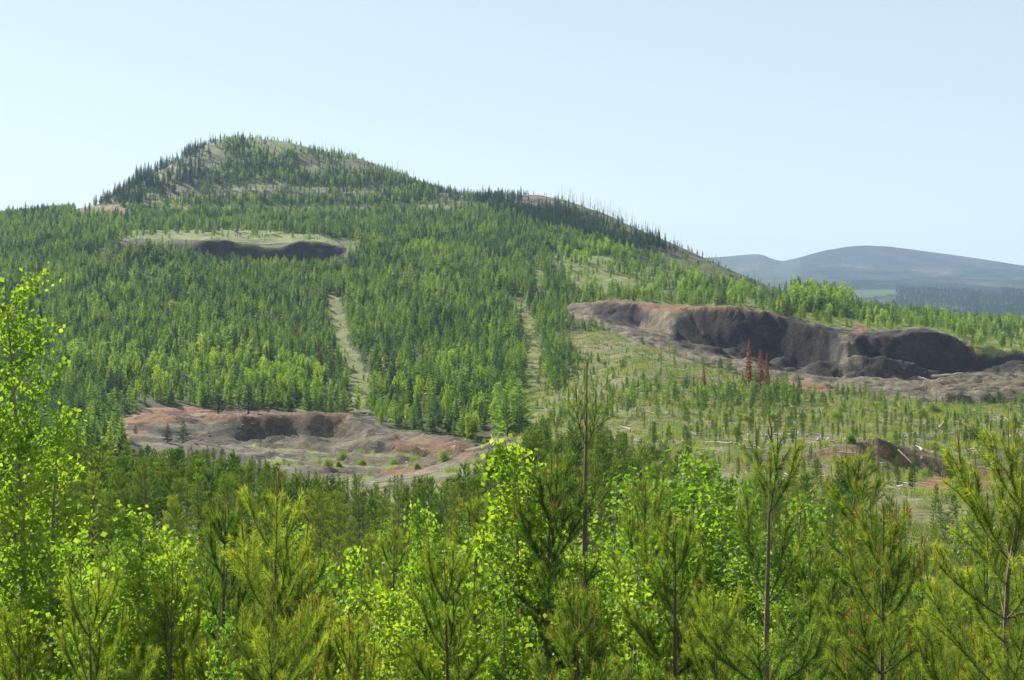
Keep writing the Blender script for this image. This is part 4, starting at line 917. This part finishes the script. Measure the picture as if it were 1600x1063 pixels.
for k, px_ in enumerate([328, 333, 350, 362, 376]):
    x_, y_, z_ = at(px_, cd(px_) - 8); spr[k % 4].place("spruce_tree", f"{ORD[k]} of the small spruces standing on the bare summit", "spruce tree", x_, y_, z_ - 0.2, [10, 9, 7, 6, 5][k], k, "small spruces on the bare summit", 0.9)
crest_snag(699, cd(699) - 4, 11, "lone bare pole-like trunk in the dip right of the summit", None)
crest_snag(421, cd(421) - 4, 9, "lone thin dead tree on the bare summit", None)
crest_snag(345, cd(345) - 4, 10, "lone dead tree left of the bare summit", None)
crest_snag(1033, 300, 12, "grey dead trunk standing in the clearing left of the red pines", None)
crest_snag(1124, 290, 9, "thin grey snag between the two groups of red pines", None)
for px_, D_, top, lab, wdt in [(1170, 290, 529, "rust red dead pine, tallest of those below the right gravel pit", 1.0), (1188, 300, 545, "rust red dead pine just right of the tallest one", 1.1), (1198, 296, 549, "rust red dead pine at the right end of its group below the pit", 1.0),
                         (1100, 285, 573, "short rust red dead pine left of the others in the clearing", 1.4), (1141, 620, 440, None, 1), (1440, 690, 480, "red dead pine on the ridge before the far valley", 1.3), (1467, 690, 484, "rightmost red dead pine on the ridge before the far valley", 1.5),
                         (1303, 640, 472, "red dead pine on the ridge among green trees", 1.2), (93, 880, 350, "round red dead tree high on the left of the hill", 4.0), (500, 395, 541, "red dead pine left of the upper track", 1.3), (465, 440, 512, "rusty dead pine in the forest left of the upper track", 1.6)]:
    if lab: put(reds[int(px_) % 2], "dead_pine", lab, "dead pine", px_, D_, top, None, wdt)
for px_, D_, top, wdt, lab in [(1503, 100, 744, 1.3, "round bright green bush below the small scarp"), (1520, 175, 675, 1.2, "round olive bush above the small scarp"), (1460, 240, 640, 1.5, "low olive bush near the foot of the right pit"), (472, 222, 690, 0.8, "lone green bush on the floor of the left gravel pit"),
                               (590, 700, 375, 1.5, "pale bush at the end of the grassy bench"), (205, 560, 408, 1.3, "pale round bush high in the forest on the left"), (270, 520, 473, 1.4, "pale round bush left of the dark spruce in the forest"), (47, 560, 412, 1.5, "pale round bush at the left edge of the forest"), (690, 235, 695, 0.5, "narrow green bush at the right end of the left gravel pit")]:
    x_, y_, z_ = at(px_, D_); hb = {1503: 1.9, 1520: 2.9, 1460: 2.2, 472: 2.4, 590: 6, 205: 6.5, 270: 5.5, 47: 6, 690: 3.4}[px_]
    if px_ in (205, 270, 47): z_ += 1.5
    bushes[int(px_) % 2].place("shrub", lab, "bush", x_, y_, z_ - 0.1, hb, 0.4, None, wdt * 0.8)
for nm_, xa, xb, da, db, n_, ha, hb_, grp in [("on the floor of the left gravel pit", 380, 780, 195, 250, 16, 0.8, 2.2, "scrub in the left gravel pit"), ("in the open clearing", 900, 1590, 125, 290, 30, 0.9, 2.0, "bushes in the clearing")]:
    for k, px_ in enumerate(sorted(R.uniform(xa, xb, n_))):
        D_ = R.uniform(da, db); x_, y_, z_ = at(px_, D_); bushes[k % 2].place("shrub", f"{ORD[k]} of the small green bushes {nm_}", "bush", x_, y_, z_ - 0.1, R.uniform(ha, hb_), k, grp, R.uniform(0.8, 1.1))
for px_, D_, top, lab in [(212, 262, 665, "small dark spruce at the left end of the left gravel pit"), (262, 245, 660, "dark spruce at the pit edge, left of a pair"), (286, 248, 655, "dark spruce at the pit edge, right of the pair"), (341, 300, 603, "broad dark spruce on the upper rim of the left pit"), (388, 305, 598, "darkest spruce on the upper rim, right of the broad one"), (344, 490, 462, "dark round spruce alone in the pale forest on the left"), (195, 290, 610, "dark spruce at the forest edge left of the pit"), (745, 232, 690, "dark narrow spruce at the right end of the left gravel pit")]:
    put(spr[1], "spruce_tree", lab, "spruce tree", px_, D_, top, None, 2.2)
put(mid[3], "pine_tree", "lone pine standing in the middle of the left pit floor", "pine tree", 500, 215, 712)

def log(label, px, D, L, r, az, tilt=0.0, group=None, material=M_log):
    x, y, z = at(px, D); g = Geo(); n = 7; rng = np.random.default_rng(int(px * 7 + D)); t = np.linspace(-.5, .5, n)
    tube(g, np.stack([t * L, rng.normal(0, 0.02 * L, n) * .4, rng.normal(0, 0.01 * L, n)], 1), np.linspace(r, r * .6, n), 7)
    for k in range(5): tube(g, branch_pts([t[k + 1] * L, 0, 0], rng.uniform(0, 6.28), rad(rng.uniform(10, 70)), rad(50), rng.uniform(.2, .6), 2, rng), [r * .25, r * .2, r * .12], 4)
    o = link("log", g.mesh("log", [material], True)); o.location = (x, y, z + r * 1.2 + abs(math.sin(tilt)) * L * .4); o.rotation_euler = (0, tilt, az); tag(o, label, "log", group)
log("long pale log leaning down the dark scarp", 1418, 146.5, 3.4, 0.10, rad(-60), rad(35))
log("short pale log on top of the scarp's left end", 1332, 147.0, 1.3, 0.1, rad(70), rad(30))
log("thin pale log leaning left of the scarp", 1225, 140, 2.4, 0.06, rad(45), rad(-40))
log("yellowish felled trunk lying on the near lip of the right pit", 1480, 333, 9.5, 0.35, rad(14), rad(-4))
log("shorter yellowish trunk lying across the felled one", 1446, 332, 4.0, 0.35, rad(-40), rad(12))
log("white log beside the upper track", 530, 395, 4, 0.2, rad(50))
log("white log on the summit terrace", 271, 1000, 7, 0.5, rad(-60), rad(15))
lg = []
for k in range(115):
    px_ = R.uniform(880, 1560); D_ = R.uniform(120, 300)
    if inpoly(np.array([px_]), np.array([HY - at(px_, D_)[2] / D_ * F]), [(860, 540), (1000, 560), (1300, 620), (1600, 650), (1600, 730), (1000, 730), (870, 640)])[0]: lg.append((px_, D_))
lg.sort(); cnt = {}
for px_, D_ in lg:
    zn = ("left third" if px_ < 1090 else "middle" if px_ < 1300 else "right third") + (" of the clearing's near part" if D_ < 200 else " of the clearing's far part"); k = cnt.get(zn, 0); cnt[zn] = k + 1
    log(f"{ORD[min(k, 29)]} of the grey logs in the {zn}", px_, D_, R.uniform(1.5, 4.5), R.uniform(0.06, 0.14), R.uniform(0, 3.1), R.normal() * 0.08, "grey logs strewn over the clearing")

# woody debris, grass tufts and stones: uncountable
def tuft(seed, n=60, h=0.45, w=0.03, r=0.25):
    rng = np.random.default_rng(seed); g = Geo(); P = np.concatenate([rng.normal(0, r, (n, 2)), np.zeros((n, 1))], 1)
    blades(g, P, np.repeat([[0, 0, 1.0]], n, 0), h, w, rng.uniform(0, 1, n), 0, rng, (3, 40)); return g
def stick(seed):
    rng = np.random.default_rng(seed); g = Geo()
    for k in range(4):
        a = rng.uniform(0, 6.28); c = rng.normal(0, .5, 3) * [1, 1, 0] + [0, 0, .08 + rng.uniform(0, .15)]; L = rng.uniform(.5, 1.3); d = np.array([math.cos(a), math.sin(a), rng.normal() * .18])
        tube(g, [c - d * L / 2, c, c + d * L / 2], [.035, .045, .02], 4)
    return g
class Src:
    def __init__(s, g, mats): s._o = bpy.data.objects.new("scatter_source", g.mesh("scatter_source", mats))
    def src(s): return s._o
def rock(seed):
    rng = np.random.default_rng(seed); g = Geo(); nu, nv = 8, 5; v = []
    for i in range(nv + 1):
        for j in range(nu):
            th = math.pi * i / nv; ph_ = 2 * math.pi * j / nu; rr_ = 0.3 * rng.uniform(0.75, 1.2); v.append((rr_ * math.sin(th) * math.cos(ph_), rr_ * math.sin(th) * math.sin(ph_) * .8, rr_ * math.cos(th) * .6))
    f = [(i * nu + j, i * nu + (j + 1) % nu, (i + 1) * nu + (j + 1) % nu, (i + 1) * nu + j) for i in range(nv) for j in range(nu)]; g.add(v, f); return g
tufts = [Src(tuft(201), [M_grass]), Src(tuft(202, 50, 0.65, 0.035, 0.3), [M_grass]), Src(tuft(203, 70, 0.35, 0.04, 0.4), [M_grass])]
px, D, x, z, gpy, rng = jgrid(58, 560, 700, 1750, 1.5, 29)
s_, g_, c_, r_ = ground_masks(px, gpy, D, x); k = ((c_ > .5) | (g_ > .5)) & (s_ < .5) & (rng.uniform(size=len(px)) < np.where(c_ > .5, 0.55, 0.5)) & (fbm(x / 9, D / 9, 91) > -0.14)
px, D, x, z = px[k], D[k], x[k], z[k]; print("tufts", len(px))
scatter("grass", "olive and straw coloured grass and weeds covering the clearing", "grass", tufts, x, D, z - 0.03, rng.uniform(0.8, 1.9, len(px)), rng.integers(0, 3, len(px)), seed=5)
px, D, x, z, gpy, rng = jgrid(105, 480, 150, 1750, 2.2, 30)
s_, g_, c_, r_ = ground_masks(px, gpy, D, x); q = inpoly(px, gpy, PIT_L) | inpoly(px, gpy, PIT_R) | inpoly(px, gpy, TRACKS[0]) | inpoly(px, gpy, TRACKS[1])
k = (((c_ > .5) & (fbm(x / 16, D / 16, 92) > -0.05)) | q) & (rng.uniform(size=len(px)) < np.where(q & (px > 840), 0.10, np.where(q, 0.3, 0.6))) & ~((D > 372) & (px > 840))
px, D, x, z = px[k], D[k], x[k], z[k]
sticks = [Src(stick(211 + k), [M_log]) for k in range(3)] + [Src(rock(221), [M_log]), Src(rock(222), [M_dead])]
scatter("woody_debris", "grey broken branches and stones strewn over bare ground", "debris", sticks, x, D, z, rng.uniform(0.4, 1.3, len(px)) * np.where(c_[k] > .5, 1.0, 0.55), rng.integers(0, 5, len(px)), seed=6)
px, D, x, z, gpy, rng = jgrid(4, 60, -300, 1900, 0.75, 31)
scatter("undergrowth", "green grass and low weeds under the foreground pines", "grass", tufts, x, D, z - 0.02, rng.uniform(0.5, 1.3, len(px)), rng.integers(0, 3, len(px)), seed=7)

# ------------------------------------------------------------------ haze
g = Geo(); X0, X1, Y0, Y1, Z0, Z1 = -9000, 9000, -120, 9200, -140, 270
vv = [(a, b, c) for a in (X0, X1) for b in (Y0, Y1) for c in (Z0, Z1)]
g.add(vv, [(0, 1, 3, 2), (4, 6, 7, 5), (0, 4, 5, 1), (2, 3, 7, 6), (0, 2, 6, 4), (1, 5, 7, 3)])
m, t = mat("haze"); pv = t.nodes.new("ShaderNodeVolumePrincipled"); pv.inputs['Color'].default_value = (0.50, 0.70, 1.0, 1); pv.inputs['Density'].default_value = 0.000085; pv.inputs['Anisotropy'].default_value = 0.0
o = t.nodes.new("ShaderNodeOutputMaterial"); t.links.new(pv.outputs[0], o.inputs['Volume'])
tag(link("haze", g.mesh("haze", [m])), "thin blue haze in the air over the valley", "haze", None, 'stuff')
